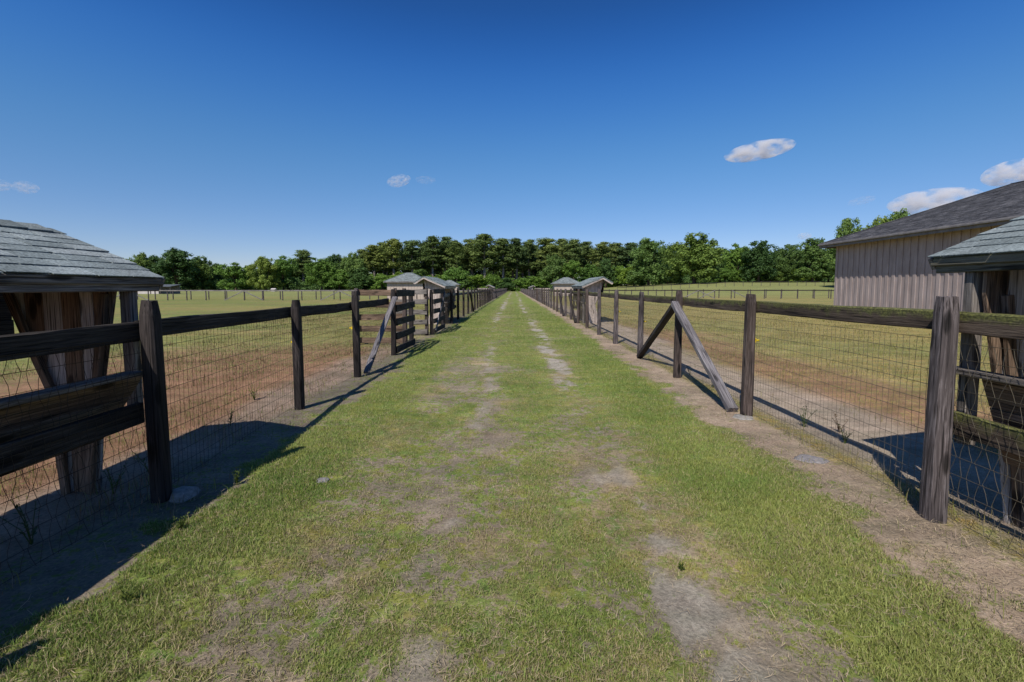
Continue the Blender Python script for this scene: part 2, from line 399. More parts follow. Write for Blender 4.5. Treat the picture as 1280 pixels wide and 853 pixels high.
def ground_material(name):
    m, N, L, p = nodes(name)
    at = N.new('ShaderNodeAttribute'); at.attribute_name = 'col'
    tc = N.new('ShaderNodeTexCoord')
    n1 = N.new('ShaderNodeTexNoise'); n1.inputs['Scale'].default_value = 45; n1.inputs['Detail'].default_value = 7; n1.inputs['Roughness'].default_value = .75
    n2 = N.new('ShaderNodeTexNoise'); n2.inputs['Scale'].default_value = 6; n2.inputs['Detail'].default_value = 8; n2.inputs['Roughness'].default_value = .7
    mp = N.new('ShaderNodeMapping'); mp.inputs['Scale'].default_value = (.25, 1, 1); L.new(tc.outputs['Object'], mp.inputs[0])
    n3 = N.new('ShaderNodeTexNoise'); n3.inputs['Scale'].default_value = 2.2; n3.inputs['Detail'].default_value = 9; n3.inputs['Roughness'].default_value = .75
    L.new(tc.outputs['Object'], n1.inputs['Vector']); L.new(tc.outputs['Object'], n2.inputs['Vector']); L.new(mp.outputs[0], n3.inputs['Vector'])
    ag = N.new('ShaderNodeAttribute'); ag.attribute_name = 'grn'; ac = N.new('ShaderNodeAttribute'); ac.attribute_name = 'cov'
    def tex(sc, det=5, ro=.65):
        t = N.new('ShaderNodeTexNoise'); t.inputs['Scale'].default_value = sc; t.inputs['Detail'].default_value = det; t.inputs['Roughness'].default_value = ro; L.new(tc.outputs['Object'], t.inputs['Vector']); return t.outputs[0]
    def math_(op, a_, b_, c_=None):
        q = N.new('ShaderNodeMath'); q.operation = op
        for i_, v in enumerate((a_, b_, c_)):
            if v is None: continue
            if hasattr(v, 'links'): L.new(v, q.inputs[i_])
            else: q.inputs[i_].default_value = v
        return q.outputs[0]
    nn = math_('ADD', math_('MULTIPLY', tex(17, 7, .75), 3.0), math_('MULTIPLY', tex(4, 4), 1.0))     # mean about 2.05
    tt = math_('ADD', math_('SUBTRACT', nn, 2.46), ac.outputs['Fac'])
    mr = N.new('ShaderNodeMapRange'); mr.interpolation_type = 'SMOOTHSTEP'; mr.inputs['From Min'].default_value = -.10; mr.inputs['From Max'].default_value = .14; L.new(tt, mr.inputs['Value'])
    hue = ramp(N, [(.35, (.78, 1.0, .95)), (.5, (1, 1, 1)), (.65, (1.3, 1.12, 1.0))]); L.new(tex(5, 5), hue.inputs[0])
    grc = mixc(N, L, 1.0, ag.outputs['Color'], hue.outputs[0], 'MULTIPLY')
    basec = mixc(N, L, mr.outputs[0], at.outputs['Color'], grc)
    r1 = ramp(N, [(.3, (.55,) * 3), (.7, (1.45,) * 3)]); L.new(n1.outputs[0], r1.inputs[0])
    r2 = ramp(N, [(.3, (.72, .70, .68)), (.7, (1.25, 1.27, 1.25))]); L.new(n2.outputs[0], r2.inputs[0])
    r3 = ramp(N, [(.32, (.70, .76, .68)), (.68, (1.28, 1.22, 1.2))]); L.new(n3.outputs[0], r3.inputs[0])
    c = mixc(N, L, .9, basec, r1.outputs[0], 'MULTIPLY'); c = mixc(N, L, .9, c, r2.outputs[0], 'MULTIPLY'); c = mixc(N, L, .9, c, r3.outputs[0], 'MULTIPLY')
    # pale pebbles
    vo = N.new('ShaderNodeTexVoronoi'); vo.inputs['Scale'].default_value = 55; L.new(tc.outputs['Object'], vo.inputs['Vector'])
    pr = ramp(N, [(.10, (1,) * 3), (.22, (0,) * 3)]); L.new(vo.outputs['Distance'], pr.inputs[0])
    sp = N.new('ShaderNodeSeparateColor'); L.new(vo.outputs['Color'], sp.inputs[0])
    gt = N.new('ShaderNodeMath'); gt.operation = 'GREATER_THAN'; gt.inputs[1].default_value = .8; L.new(sp.outputs[0], gt.inputs[0])
    ml = N.new('ShaderNodeMath'); ml.operation = 'MULTIPLY'; L.new(gt.outputs[0], ml.inputs[0]); L.new(pr.outputs[0], ml.inputs[1])
    c = mixc(N, L, ml.outputs[0], c, mixc(N, L, .5, c, (.5, .47, .43)))
    L.new(c, p.inputs['Base Color']); p.inputs['Roughness'].default_value = .95; p.inputs['Specular IOR Level'].default_value = .1
    ad = N.new('ShaderNodeMath'); ad.operation = 'ADD'; L.new(n1.outputs[0], ad.inputs[0]); L.new(n2.outputs[0], ad.inputs[1])
    bu = N.new('ShaderNodeBump'); bu.inputs['Strength'].default_value = .8; bu.inputs['Distance'].default_value = .02
    L.new(ad.outputs[0], bu.inputs['Height']); L.new(bu.outputs[0], p.inputs['Normal'])
    return m
M['ground'] = ground_material('ground_soil')

def sheet(name, fmask):
    ny, nx = GX.shape
    idx = np.arange(nx * ny).reshape(ny, nx)
    q = np.stack([idx[:-1, :-1], idx[:-1, 1:], idx[1:, 1:], idx[1:, :-1]], -1).reshape(-1, 4)[fmask.ravel()]
    used = np.unique(q); remap = np.full(nx * ny, -1); remap[used] = np.arange(len(used))
    q = remap[q]
    co = np.stack([GX, GY, GZ], -1).reshape(-1, 3)[used]
    me = bpy.data.meshes.new(name)
    me.vertices.add(len(co)); me.vertices.foreach_set('co', co.ravel())
    me.loops.add(q.size); me.loops.foreach_set('vertex_index', q.ravel())
    me.polygons.add(len(q)); me.polygons.foreach_set('loop_start', np.arange(len(q)) * 4)
    me.polygons.foreach_set('use_smooth', np.ones(len(q), bool))
    me.update()
    a = me.color_attributes.new('col', 'FLOAT_COLOR', 'POINT')
    cc = np.concatenate([GC.reshape(-1, 3)[used], np.ones((len(used), 1))], 1); a.data.foreach_set('color', cc.ravel())
    a = me.color_attributes.new('grn', 'FLOAT_COLOR', 'POINT')
    cc = np.concatenate([GG.reshape(-1, 3)[used], np.ones((len(used), 1))], 1); a.data.foreach_set('color', cc.ravel())
    a = me.attributes.new('cov', 'FLOAT', 'POINT'); a.data.foreach_set('value', GV.reshape(-1)[used].astype(np.float32))
    me.materials.append(M['ground'])
    o = bpy.data.objects.new(name, me); COL.objects.link(o)
    return o
cx = (GX[:-1, :-1] + GX[1:, 1:]) / 2; cyy = (GY[:-1, :-1] + GY[1:, 1:]) / 2
lm = masks(cx, cyy)[0] > .5
tag(sheet('ground', ~lm), kind='structure')
tag(sheet('lane', lm), kind='structure')

# ------------------------------------------------------------------ barn on the right
def hip_roof(mb, x0, x1, y0, y1, z, pitch, row=.16, tab=.33, th=.012, deck=.05, rng=None):
    """hip roof of real overlapping shingle pieces over a deck; ridge along the longer side"""
    rng = rng or rnd
    cx_, cy_ = (x0 + x1) / 2, (y0 + y1) / 2
    half = min(x1 - x0, y1 - y0) / 2
    def H(x, y): return z + pitch * min(x - x0, x1 - x, y - y0, y1 - y)
    if (y1 - y0) > (x1 - x0): r0, r1 = (cx_, y0 + half), (cx_, y1 - half)
    else: r0, r1 = (x0 + half, cy_), (x1 - half, cy_)
    hz = z + pitch * half
    A, B, C_, D = (x0, y0), (x1, y0), (x1, y1), (x0, y1)
    if (y1 - y0) > (x1 - x0): planes = [(A, B, r0, r0), (B, C_, r1, r0), (C_, D, r1, r1), (D, A, r0, r1)]
    else: planes = [(A, B, r1, r0), (B, C_, r1, r1), (C_, D, r0, r1), (D, A, r0, r0)]
    slope_len = half * math.sqrt(1 + pitch * pitch); nrow = max(2, int(slope_len / row))
    for (a, b, c, d) in planes:
        a3, b3, c3, d3 = (Vector((*a, z)), Vector((*b, z)), Vector((*c, hz)), Vector((*d, hz)))
        nrm = (b3 - a3).cross(((c3 + d3) / 2) - a3).normalized()
        if nrm.z < 0: nrm = -nrm
        mb.add([a3, b3, c3, d3] if (c3 - d3).length > .01 else [a3, b3, c3], [(0, 1, 2, 3)] if (c3 - d3).length > .01 else [(0, 1, 2)])
        for i in range(nrow):
            k0, k1 = i / nrow, (i + 1.0) / nrow
            l0, l1 = a3.lerp(d3, k0), a3.lerp(d3, k1); q0, q1 = b3.lerp(c3, k0), b3.lerp(c3, k1)
            W = (q0 - l0).length
            if W < .05: continue
            n = max(1, int(round(W / tab)))
            e = (b3 - a3).normalized()
            cuts = [0.0] + [min(max((j + .5 * (i % 2) + rng.uniform(-.12, .12)) / n, .01), .99) for j in range(1, n)] + [1.0]
            cuts.sort()
            for j in range(len(cuts) - 1):
                s0, s1 = cuts[j], cuts[j + 1]
                g = (W * .004) / max(W, .1)
                P = [l0.lerp(q0, s0), l0.lerp(q0, s1), l1.lerp(q1, s1), l1.lerp(q1, s0)]
                lift = th * rng.uniform(1.2, 2.0)
                top = [P[0] + nrm * lift, P[1] + nrm * lift, P[2] + nrm * th * .3, P[3] + nrm * th * .3]
                o = (rng.uniform(0, 90), rng.uniform(0, 90), rng.uniform(0, 90))
                vs = [P[0], P[1]] + top
                gs = [(o[0] + v.x * .05, o[1] + v.y * .05, o[2] + v.z * .05) for v in vs]
                mb.add(vs, [(2, 3, 4, 5), (0, 1, 3, 2)], gs)
    # cap strips on the ridge and hips
    for (u, v) in [((*A, z), (*r0, hz)), ((*B, z), (*(r0 if (y1-y0)>(x1-x0) else r1), hz)), ((*C_, z), (*r1, hz)), ((*D, z), (*(r1 if (y1-y0)>(x1-x0) else r0), hz)), ((*r0, hz), (*r1, hz))]:
        u, v = Vector(u), Vector(v)
        if (v - u).length < .1: continue
        mb.plank(u + Vector((0, 0, .02)), v + Vector((0, 0, .02)), .03, .16, seg=max(2, int((v - u).length / .3)), jit=.004)

BX0, BX1, BY0, BY1, BZ = 19.0, 28.7, 3.0, 27.0, 4.05
barn = thing('barn', 'long beige board and batten barn with dark hip roof, behind the right paddock', 'barn', (BX0, BY1, 0))
def rel(o, par):                       # keep world placement of world-coordinate meshes under an Empty
    o.parent = par; o.matrix_parent_inverse = Matrix.Translation(-Vector(par.location)) if par.rotation_euler.z == 0 else par.matrix_world.inverted()
    return o
w = MB(); w.box(BX0, BX1, BY0, BY1, -.2, BZ)
rel(w.build('wall', M['barn_wall']), barn)
bt = MB()
y = BY1 - .1
while y > BY0:
    ww = rnd.uniform(.17, .20)
    bt.plank((BX0 - .018, y, -.1), (BX0 - .018, y, BZ), ww, .035, up=(0, 1, 0), seg=2, jit=.003)
    y -= .405
x = BX0 + .12
while x < BX1:
    bt.plank((x, BY1 + .018, -.1), (x, BY1 + .018, BZ), .18, .035, up=(1, 0, 0), seg=2, jit=.003)
    bt.plank((x, BY0 - .018, -.1), (x, BY0 - .018, BZ), .18, .035, up=(1, 0, 0), seg=2, jit=.003)
    x += .405
bt.plank((BX0 - .02, BY1 + .02, -.1), (BX0 - .02, BY1 + .02, BZ), .16, .16, seg=2)
rel(bt.build('battens', M['barn_wall']), barn)
OV = .6
rf = MB(); hip_roof(rf, BX0 - OV, BX1 + OV, BY0 - OV, BY1 + OV, BZ + .16, .43, row=.15, tab=.32)
rel(rf.build('roof', M['shingle_barn'], fix=False), barn)
fa = MB()
zf = BZ + .07
for (a, b) in (((BX0 - OV, BY0 - OV), (BX0 - OV, BY1 + OV)), ((BX0 - OV, BY1 + OV), (BX1 + OV, BY1 + OV)), ((BX1 + OV, BY1 + OV), (BX1 + OV, BY0 - OV)), ((BX1 + OV, BY0 - OV), (BX0 - OV, BY0 - OV))):
    fa.plank((*a, zf - .02), (*b, zf - .02), .27, .04, seg=6, jit=.002)
rel(fa.build('fascia', M['fascia']), barn)
so = MB(); so.box(BX0 - OV + .03, BX1 + OV - .03, BY0 - OV + .03, BY1 + OV - .03, BZ - .005, BZ + .012)
rel(so.build('soffit', M['soffit']), barn)
gu = MB(); gu.plank((BX0 - OV - .07, BY0 - OV, zf + .03), (BX0 - OV - .07, BY1 + OV, zf + .02), .10, .09, seg=10, jit=.002, ch=.02)
rel(gu.build('gutter', M['fascia']), barn)
ro = MB(); hz = BZ + .16 + .43 * (BX1 - BX0 + 2 * OV) / 2
ro.plank(((BX0 + BX1) / 2, 21.2, hz), ((BX0 + BX1) / 2, 21.2, hz + .55), .025, .025, up=(1, 0, 0), seg=1)
ro.plank(((BX0 + BX1) / 2, 21.2, hz + .02), ((BX0 + BX1) / 2, 21.6, hz + .02), .02, .06, seg=1)
rel(ro.build('lightning_rod', M['metal']), barn)

# ------------------------------------------------------------------ small hip-roofed run-in sheds
def hip_shed(X, Y, label, wd=5.0, dp=4.2, eave=2.35):
    z0 = tz1(X, Y)
    t = thing('run_in_shed', label, 'shed', (X, Y, z0), 0, 'hip-roofed sheds in the paddocks')
    a = MB()
    a.box(-wd / 2, wd / 2, -dp / 2, dp / 2, -.2, eave)
    a.build('wall', M['shed_wall'], t)
    b = MB(); x = -wd / 2
    while x < wd / 2 + .01:
        b.plank((x, -dp / 2 - .015, 0), (x, -dp / 2 - .015, eave), .06, .03, up=(1, 0, 0), seg=1); x += .4
    b.build('battens', M['shed_wall'], t)
    r = MB(); hip_roof(r, -wd / 2 - .4, wd / 2 + .4, -dp / 2 - .4, dp / 2 + .4, eave + .1, .5, row=.25, tab=.5)
    r.build('roof', M['shingle_shed'], t, fix=False)
    f = MB(); e = .4
    for (p0, p1) in (((-wd/2-e, -dp/2-e), (wd/2+e, -dp/2-e)), ((wd/2+e, -dp/2-e), (wd/2+e, dp/2+e)), ((wd/2+e, dp/2+e), (-wd/2-e, dp/2+e)), ((-wd/2-e, dp/2+e), (-wd/2-e, -dp/2-e))):
        f.plank((*p0, eave + .03), (*p1, eave + .03), .16, .04, seg=1)
    f.build('fascia', M['fascia'], t)
    return t
hip_shed(px(508, 62), 64, 'near hip-roofed beige shed in the left paddock, rising behind the board gates')
hip_shed(px(562, 126), 126, 'small distant hip-roofed shed on the left, just right of the gabled feeder roof')
hip_shed(px(708, 91), 92, 'beige hip-roofed shed in the right paddock behind the gabled feeder')

# low buildings at the far left
t = thing('stable_block', 'long low pale stable beyond the left cross fence, beside the feeder eave', 'stable', (px(178, 112), 112, 0))
a = MB(); a.box(-4, 4.2, 0, 4, -.2, 1.95); a.build('wall', M['white_wall'], t)
a = MB(); a.box(-4.2, 4.4, -.3, 4.3, 1.95, 2.12); a.build('roof', M['white_wall'], t)
t = thing('open_shelter', 'low dark-roofed shelter at the far left under the big oak', 'shelter', (px(203, 110), 110, 0))
a = MB()
a.add([(-2.6, -.5, 1.95), (2.6, -.5, 1.95), (2.6, 3, 2.45), (-2.6, 3, 2.45), (-2.6, -.5, 1.85), (2.6, -.5, 1.85), (2.6, 3, 2.35), (-2.6, 3, 2.35)],
      [(0, 1, 2, 3), (7, 6, 5, 4), (0, 4, 5, 1), (1, 5, 6, 2), (2, 6, 7, 3), (3, 7, 4, 0)]); a.build('roof', M['dark_roof'], t)
a = MB(); a.box(-2.5, 2.5, 2.6, 2.8, -.2, 2.2); a.build('back_wall', M['fascia'], t)
for sx in (-2.4, 0, 2.4):
    a = MB(); a.plank((sx, -.3, -.2), (sx, -.3, 1.86), .14, .14, up=(1, 0, 0), seg=1); a.build('post', M['post_grey'], t)
t = thing('hut', 'tiny pale hut at the foot of the left tree line', 'hut', (px(343, 150), 150, 0.3))
a = MB(); a.box(-.6, .6, -.6, .6, -.3, .8); a.build('wall', M['white_wall'], t)
a = MB(); a.add([(-.75, -.75, .78), (.75, -.75, .78), (.75, .75, .78), (-.75, .75, .78), (-.75, 0, 1.15), (.75, 0, 1.15)], [(0, 1, 5, 4), (2, 3, 4, 5), (0, 4, 3), (1, 2, 5), (3, 2, 1, 0)]); a.build('roof', M['white_wall'], t)

# ------------------------------------------------------------------ fence parts (shared meshes)
def post_mesh(h, w, mat, top='bevel', seed=0):
    """squared, weathered post with rounded corners, checks and a worn top"""
    mb = MB(); r_ = random.Random(seed); n = 20; rows = 16
    o = (r_.uniform(0, 50),) * 3
    vs, gs, fs = [], [], []
    crk = [r_.uniform(0, 6.28) for _ in range(3)]
    for i in range(rows + 1):
        k = i / rows
        z = -.25 + (h + .25) * k
        sc = 1.0
        if top == 'bevel' and k > .93: sc = 1 - (k - .93) / .07 * .28
        if top == 'round': sc = 1.06 - .16 * k - max(0, (k - .96)) / .04 * .14
        for j in range(n):
            a = 2 * math.pi * j / n
            rr = (w / 2) / (abs(math.cos(a)) ** 4.5 + abs(math.sin(a)) ** 4.5) ** (1 / 4.5)
            rr *= 1 + .05 * mnoise.noise(Vector((math.cos(a) * 1.5 + seed, math.sin(a) * 1.5, z * 1.2)))
            for c in crk:
                dd = abs((a - c + math.pi) % (2 * math.pi) - math.pi)
                if dd < .16: rr *= .955
            x, y = rr * sc * math.cos(a), rr * sc * math.sin(a)
            zz = z + (.012 * mnoise.noise(Vector((x * 40, y * 40, seed))) if i == rows else 0)
            vs.append((x, y, zz)); gs.append((z + o[0], x + o[1], y + o[2]))
    for i in range(rows):
        for j in range(n):
            a, b = i * n + j, i * n + (j + 1) % n
            fs.append((a, b, b + n, a + n))
    c = len(vs); vs.append((0, 0, h + .004)); gs.append((h + o[0], o[1], o[2]))
    for j in range(n): fs.append((rows * n + j, rows * n + (j + 1) % n, c))
    mb.add(vs, fs, gs)
    ob = mb.build('post', mat, smooth=False)
    me = ob.data; bpy.data.objects.remove(ob); return me

def mesh_of(mb, name, mat, smooth=False):
    ob = mb.build(name, mat, smooth=smooth); me = ob.data; bpy.data.objects.remove(ob); return me

POST_L = [post_mesh(1.47, .115, M['post_dark'], 'bevel', s) for s in (1, 2, 3)]
POST_R = [post_mesh(1.53, .122, M[k], 'round', s) for k, s in (('post_grey', 4), ('post_brown', 5), ('post_grey', 6), ('post_brown', 7), ('post_grey', 11))]
POST_F = [post_mesh(1.35, .12, M['post_grey'], 'round', s) for s in (8, 9)]

BAY = 2.52
def rail_mesh(name, mat, L=BAY, w=.14, t=.045):
    mb = MB(); mb.plank((0, .0, 0), (0, L, 0), w, t, seg=10, jit=.004, ch=.008); return mesh_of(mb, name, mat)
RAIL_L = [rail_mesh('top_rail', M['rail_dark']) for _ in range(3)]
RAIL_R = [rail_mesh('top_rail', M['rail_moss'], t=.09) for _ in range(3)]
RAIL_S = [rail_mesh('top_rail', M['rail_silver']) for _ in range(2)]

def wire_mesh(L, H, mat, vmesh=True, sp=.056, hs=.105, r=.0019, seed=0):
    mb = MB(); q = random.Random(seed)
    nh = int(H / hs) + 1
    zs = [.02 + i * (H - .02) / (nh - 1) for i in range(nh)]
    sag = [q.uniform(-.006, .006) for _ in zs]
    f = [[0.0] * 2 for _ in zs]
    def zz(i, y): return zs[i] + .012 * math.sin(y / L * math.pi + i * .7) * (q.random() * .3 + .7) * (1 if i < nh - 1 else .3) + sag[i]
    for i in range(nh):
        mb.wire([(0.004 * math.sin(k * 1.9 + i), L * k / 14, zz(i, L * k / 14)) for k in range(15)], r * 1.15)
    n = int(L / sp)
    if vmesh:
        for k in range(n):
            y0 = (k + .5) * L / n
            pts = []
            for i in range(nh):
                lean = (.015 if (k + i) % 2 else -.015) + q.uniform(-.008, .008)
                pts.append((.003, y0 + lean, zs[i] + sag[i]))
                if i < nh - 1: pts.append((.003 + q.uniform(-.003, .003), y0 + q.uniform(-.004, .004), (zs[i] + zs[i + 1]) / 2))
            mb.wire(pts, r * .85)
    else:
        for k in range(n):
            y0 = (k + .5) * L / n
            ph = q.uniform(0, 6); mb.wire([(.003, y0 + .006 * math.sin(ph + j * 1.7) + q.uniform(-.003, .003), H * j / 6) for j in range(7)], r * .8)
    return mesh_of(mb, 'wire_mesh', mat)
WIRE_V = [wire_mesh(BAY, 1.24, M['wire'], True, seed=1), wire_mesh(BAY, 1.24, M['wire_zinc'], True, seed=2)]
WIRE_S = wire_mesh(BAY, 1.24, M['wire'], False, seed=3)
WIRE_S2 = wire_mesh(BAY, 1.24, M['wire_zinc'], False, seed=4)

mb = MB(); mb.plank((0, 0, 0), (.0, .0, .05), .03, .03, up=(0, 1, 0), seg=1); mb.plank((-.01, 0, .025), (.05, 0, .025), .022, .022, seg=1, ch=.008)
INSUL = mesh_of(mb, 'insulator', M['yellow'])

def lane_fence(side, X, ys_, label, rails, posts, wires, zr, group='wire mesh fences along the lane', lean=.012, xo=None):
    """posts at the given Y values, top rail and mesh on the paddock side"""
    t = thing('wire_fence', label, 'fence', (X, ys_[0], 0), 0, group)
    xo = list(xo or []) + [0.0] * (len(ys_) - len(xo or []))
    for i, Y in enumerate(ys_):
        z = tz1(X, Y); xi = xo[i]
        me = posts[(i * 7 + 1) % len(posts)]
        h = rnd.uniform(-.03, .03) + (.09 if side < 0 and Y > 8 else 0)
        use('post', me, t, (xi + rnd.uniform(-.01, .01), Y - ys_[0], z + h), rot=(rnd.uniform(-lean, lean), rnd.uniform(-lean, lean), rnd.choice((0, 1, 2, 3)) * math.pi / 2 + rnd.uniform(-.12, .12)))
        if i == len(ys_) - 1: break
        L = math.hypot(ys_[i + 1] - Y, xo[i + 1] - xi); az = -math.atan2(xo[i + 1] - xi, ys_[i + 1] - Y)
        rz_ = rnd.uniform(-.004, .004)
        use('top_rail', rails[i % len(rails)], t, (xi + side * .105, Y - ys_[0] + .002, z + zr + rnd.uniform(-.008, .008)), rot=(rz_, 0, az), scale=(1, (L - .004) / BAY, 1))
        wm = wires[0] if Y < 3.0 else wires[1]
        use('wire_mesh', wm, t, (xi + side * .075, Y - ys_[0], z), rz=az, scale=(1, L / BAY, 1))
    return t

def brace(t, p0, p1, mat, w=.10, th=.09):
    mb = MB(); o = Vector(t.location); p0, p1 = Vector(p0) - o, Vector(p1) - o
    mb.plank(p0, p1, w, th, up=(1, 0, 0), seg=8, jit=.003, ch=.01)
    return mb.build('brace', mat, t)

XL, XR = -2.80, 2.92
yl1 = [-6.7, -4.2, -1.7, .85, 3.33, 5.95, 8.1, 10.75]
fl1 = lane_fence(-1, XL, yl1, 'dark weathered wire mesh fence at the left, from the near feeder to the board gates', RAIL_L, POST_L, (WIRE_V[0], WIRE_S), 1.275, xo=[.15, .15, .15, .15, .14, -.05, .0, -.06])
brace(fl1, (XL + .10, 8.25, .05), (XL + .03, 10.62, 1.38), M['brace_grey'], .11, .045)
yr1 = [-6.9, -4.4, -1.9, .55, 3.06, 5.60, 8.04, 10.42] + [10.42 + 2.52 * k for k in range(1, 21)]
fr1 = lane_fence(1, XR, yr1, 'wire mesh fence with mossy green top rail and grey posts, right of the lane', RAIL_R, POST_R, (WIRE_V[1], WIRE_S2), 1.365)
brace(fr1, (XR - .11, 5.74, .03), (XR - .10, 7.97, 1.33), M['brace_grey'], .12, .09)
brace(fr1, (XR - .05, 10.30, .03), (XR - .01, 8.14, 1.33), M['post_dark'], .12, .09)
for yy in (20.6, 25.6):
    brace(fr1, (XR - .12, yy, .03), (XR - .12, yy + 2.3, 1.25), M['post_dark'])
endR = yr1[-1]
yl2 = [18.0 + 2.5 * k for k in range(17)]
fl2 = lane_fence(-1, XL, yl2, 'middle stretch of the left lane fence, closely spaced brown posts beyond the board gates', RAIL_S, POST_L, (WIRE_S, WIRE_S), 1.27)
brace(fl2, (XL + .11, 30.6, .03), (XL + .11, 28.2, 1.25), M['post_dark'])
yl3 = [62.3 + 2.5 * k for k in range(50)]
lane_fence(-1, XL, yl3, 'far end of the left lane fence, running to the trees', RAIL_S, POST_F, (WIRE_S, WIRE_S), 1.22)
yr3 = [endR + 4.2 + 2.5 * k for k in range(49)]
lane_fence(1, XR, yr3, 'far end of the right lane fence, running to the trees', RAIL_S, POST_F, (WIRE_S2, WIRE_S2), 1.22)

# yellow insulators on posts
for (t, X, Y, z, s) in ((fl1, XL - .09, 5.98, .86, -1), (fl1, XL - .09, 8.12, .86, -1), (fr1, XR + .10, 5.66, .92, 1), (fr1, XR + .10, 13.0, .9, 1), (fr1, XR + .10, 10.5, .8, 1)):
    use('insulator', INSUL, t, (X - t.location.x, Y - t.location.y, z), rz=0 if s > 0 else math.pi)
# concrete footings
def footing(t, X, Y, r, h=.05, seed=0):
    mb = MB(); n = 14; vs = [(X, Y, h)]; fs = []
    for ring, (k, z) in enumerate(((.45, h), (.85, h * .6), (1.1, -.03))):
        for j in range(n):
            a = 6.283 * j / n; q = k * r * (1 + .6 * mnoise.noise(Vector((math.cos(a) * 1.5, math.sin(a) * 1.5, seed + ring * .2))))
            vs.append((X + q * math.cos(a), Y + q * math.sin(a), z + .01 * mnoise.noise(Vector((j, ring, seed)))))
    for j in range(n):
        fs.append((0, 1 + j, 1 + (j + 1) % n))
        for ring in range(2):
            a, b = 1 + ring * n + j, 1 + ring * n + (j + 1) % n; fs.append((a, a + n, b + n, b))
    o = Vector(t.location); mb.add([Vector(v) - o for v in vs], fs); return mb.build('concrete_footing', M['concrete'], t, smooth=True)
footing(fl1, XL + .25, 3.40, .11, .06, 1); footing(fr1, XR - .08, 5.52, .13, .02, 2)

# ------------------------------------------------------------------ board gates / wings round the alley mouths
def board_panel(label, p0, p1, mat, tops=(1.55, 1.21, .88, .54, .20), w=.165, diag=False, postmat=None, group='five-board gate panels at the alley mouths', broken=False):
    p0, p1 = Vector(p0), Vector(p1); z0 = tz1(p0.x, p0.y)
    t = thing('board_gate', label, 'gate', (p0.x, p0.y, z0), 0, group)
    d = p1 - p0; L = d.length; dn = d.normalized(); nrm = Vector((dn.y, -dn.x, 0))
    for k, zt in enumerate(tops):
        mb = MB(); j = rnd.uniform(-.01, .01)
        sag = .02 * math.sin(k * 2.1)
        mb.plank(Vector((0, 0, zt - w / 2 + j)) + nrm * .085, d + Vector((0, 0, zt - w / 2 - j + sag)) + nrm * .085, w, .035, seg=5, jit=.004)
        mb.build('board', mat, t)
    for q in (0.03, L - .03):
        use('post', rnd.choice(POST_R if postmat == 'grey' else POST_L), t, dn * q + Vector((0, 0, .06)), rz=rnd.uniform(-.1, .1))
    if diag:
        mb = MB(); mb.plank(dn * .12 + Vector((0, 0, .12)) + nrm * .125, dn * (L - .12) + Vector((0, 0, 1.42)) + nrm * .125, .1, .035, seg=4); mb.build('brace', M['brace_grey'], t)
    return t
board_panel('dark board gate panel in line with the left fence, nearest of the lane-side ones', (XL - .06, 10.78, 0), (XL - .04, 12.62, 0), M['rail_dark'])  # darker wood carries the shade on this lane-side face
board_panel('sunlit board panel facing the camera behind the near braced fence bay', (XL - .22, 12.72, 0), (-4.42, 12.72, 0), M['board_brown'], diag=False, postmat='grey')  # lighter wood, sunlight on the face put into the colour
board_panel('sunlit board panel facing the camera across the alley, in front of the feeder', (-4.0, 15.3, 0), (XL - .1, 15.3, 0), M['board_grey'], postmat='grey')  # sun on these boards is part of the lighter wood colour
board_panel('second dark board panel along the left of the lane, beyond the alley gap', (XL, 15.45, 0), (XL, 17.9, 0), M['rail_dark'], diag=True)  # shaded copy of the panel, shade painted in by darker wood
for (s, X) in ((-1, XL), (1, XR)):
    ya, yb = (58.1, 62.2) if s < 0 else (endR + .1, endR + 4.1)
    side = 'left' if s < 0 else 'right'
    board_panel('far grey board panel closing the second alley on the %s, near side' % side, (X + s * .1, ya, 0), (X + s * 1.9, ya, 0), M['board_pale'])
    board_panel('far grey board panel closing the second alley on the %s, far side' % side, (X + s * .1, yb, 0), (X + s * 1.9, yb, 0), M['board_pale'])

# ------------------------------------------------------------------ roofed hay feeders
def clip_plank(mb, poly, u0, u1, y0, t, s):
    """vertical plank between u0 and u1 cut to the end-wall outline"""
    def clip(P, ax, val, keep):
        out = []
        for i in range(len(P)):
            a, b = P[i], P[(i + 1) % len(P)]
            ia, ib = (a[0] >= val) == keep, (b[0] >= val) == keep
            if ia: out.append(a)
            if ia != ib:
                k = (val - a[0]) / (b[0] - a[0]); out.append((val, a[1] + (b[1] - a[1]) * k))
        return out
    P = clip(clip(poly, 0, u0, True), 0, u1, False)
    if len(P) < 3: return
    o = (rnd.uniform(0, 60), rnd.uniform(0, 60), rnd.uniform(0, 60)); n = len(P)
    y0 += rnd.uniform(-.004, .004)
    vs = [(s * a, y0, b) for a, b in P] + [(s * a, y0 + t, b) for a, b in P]
    gs = [(b + o[0], a + o[1], o[2]) for a, b in P] + [(b + o[0], a + o[1], o[2] + t) for a, b in P]
    fs = [tuple(range(n)), tuple(range(2 * n - 1, n - 1, -1))] + [(i, i + n, (i + 1) % n + n, (i + 1) % n) for i in range(n)]
    mb.add(vs, fs, gs)

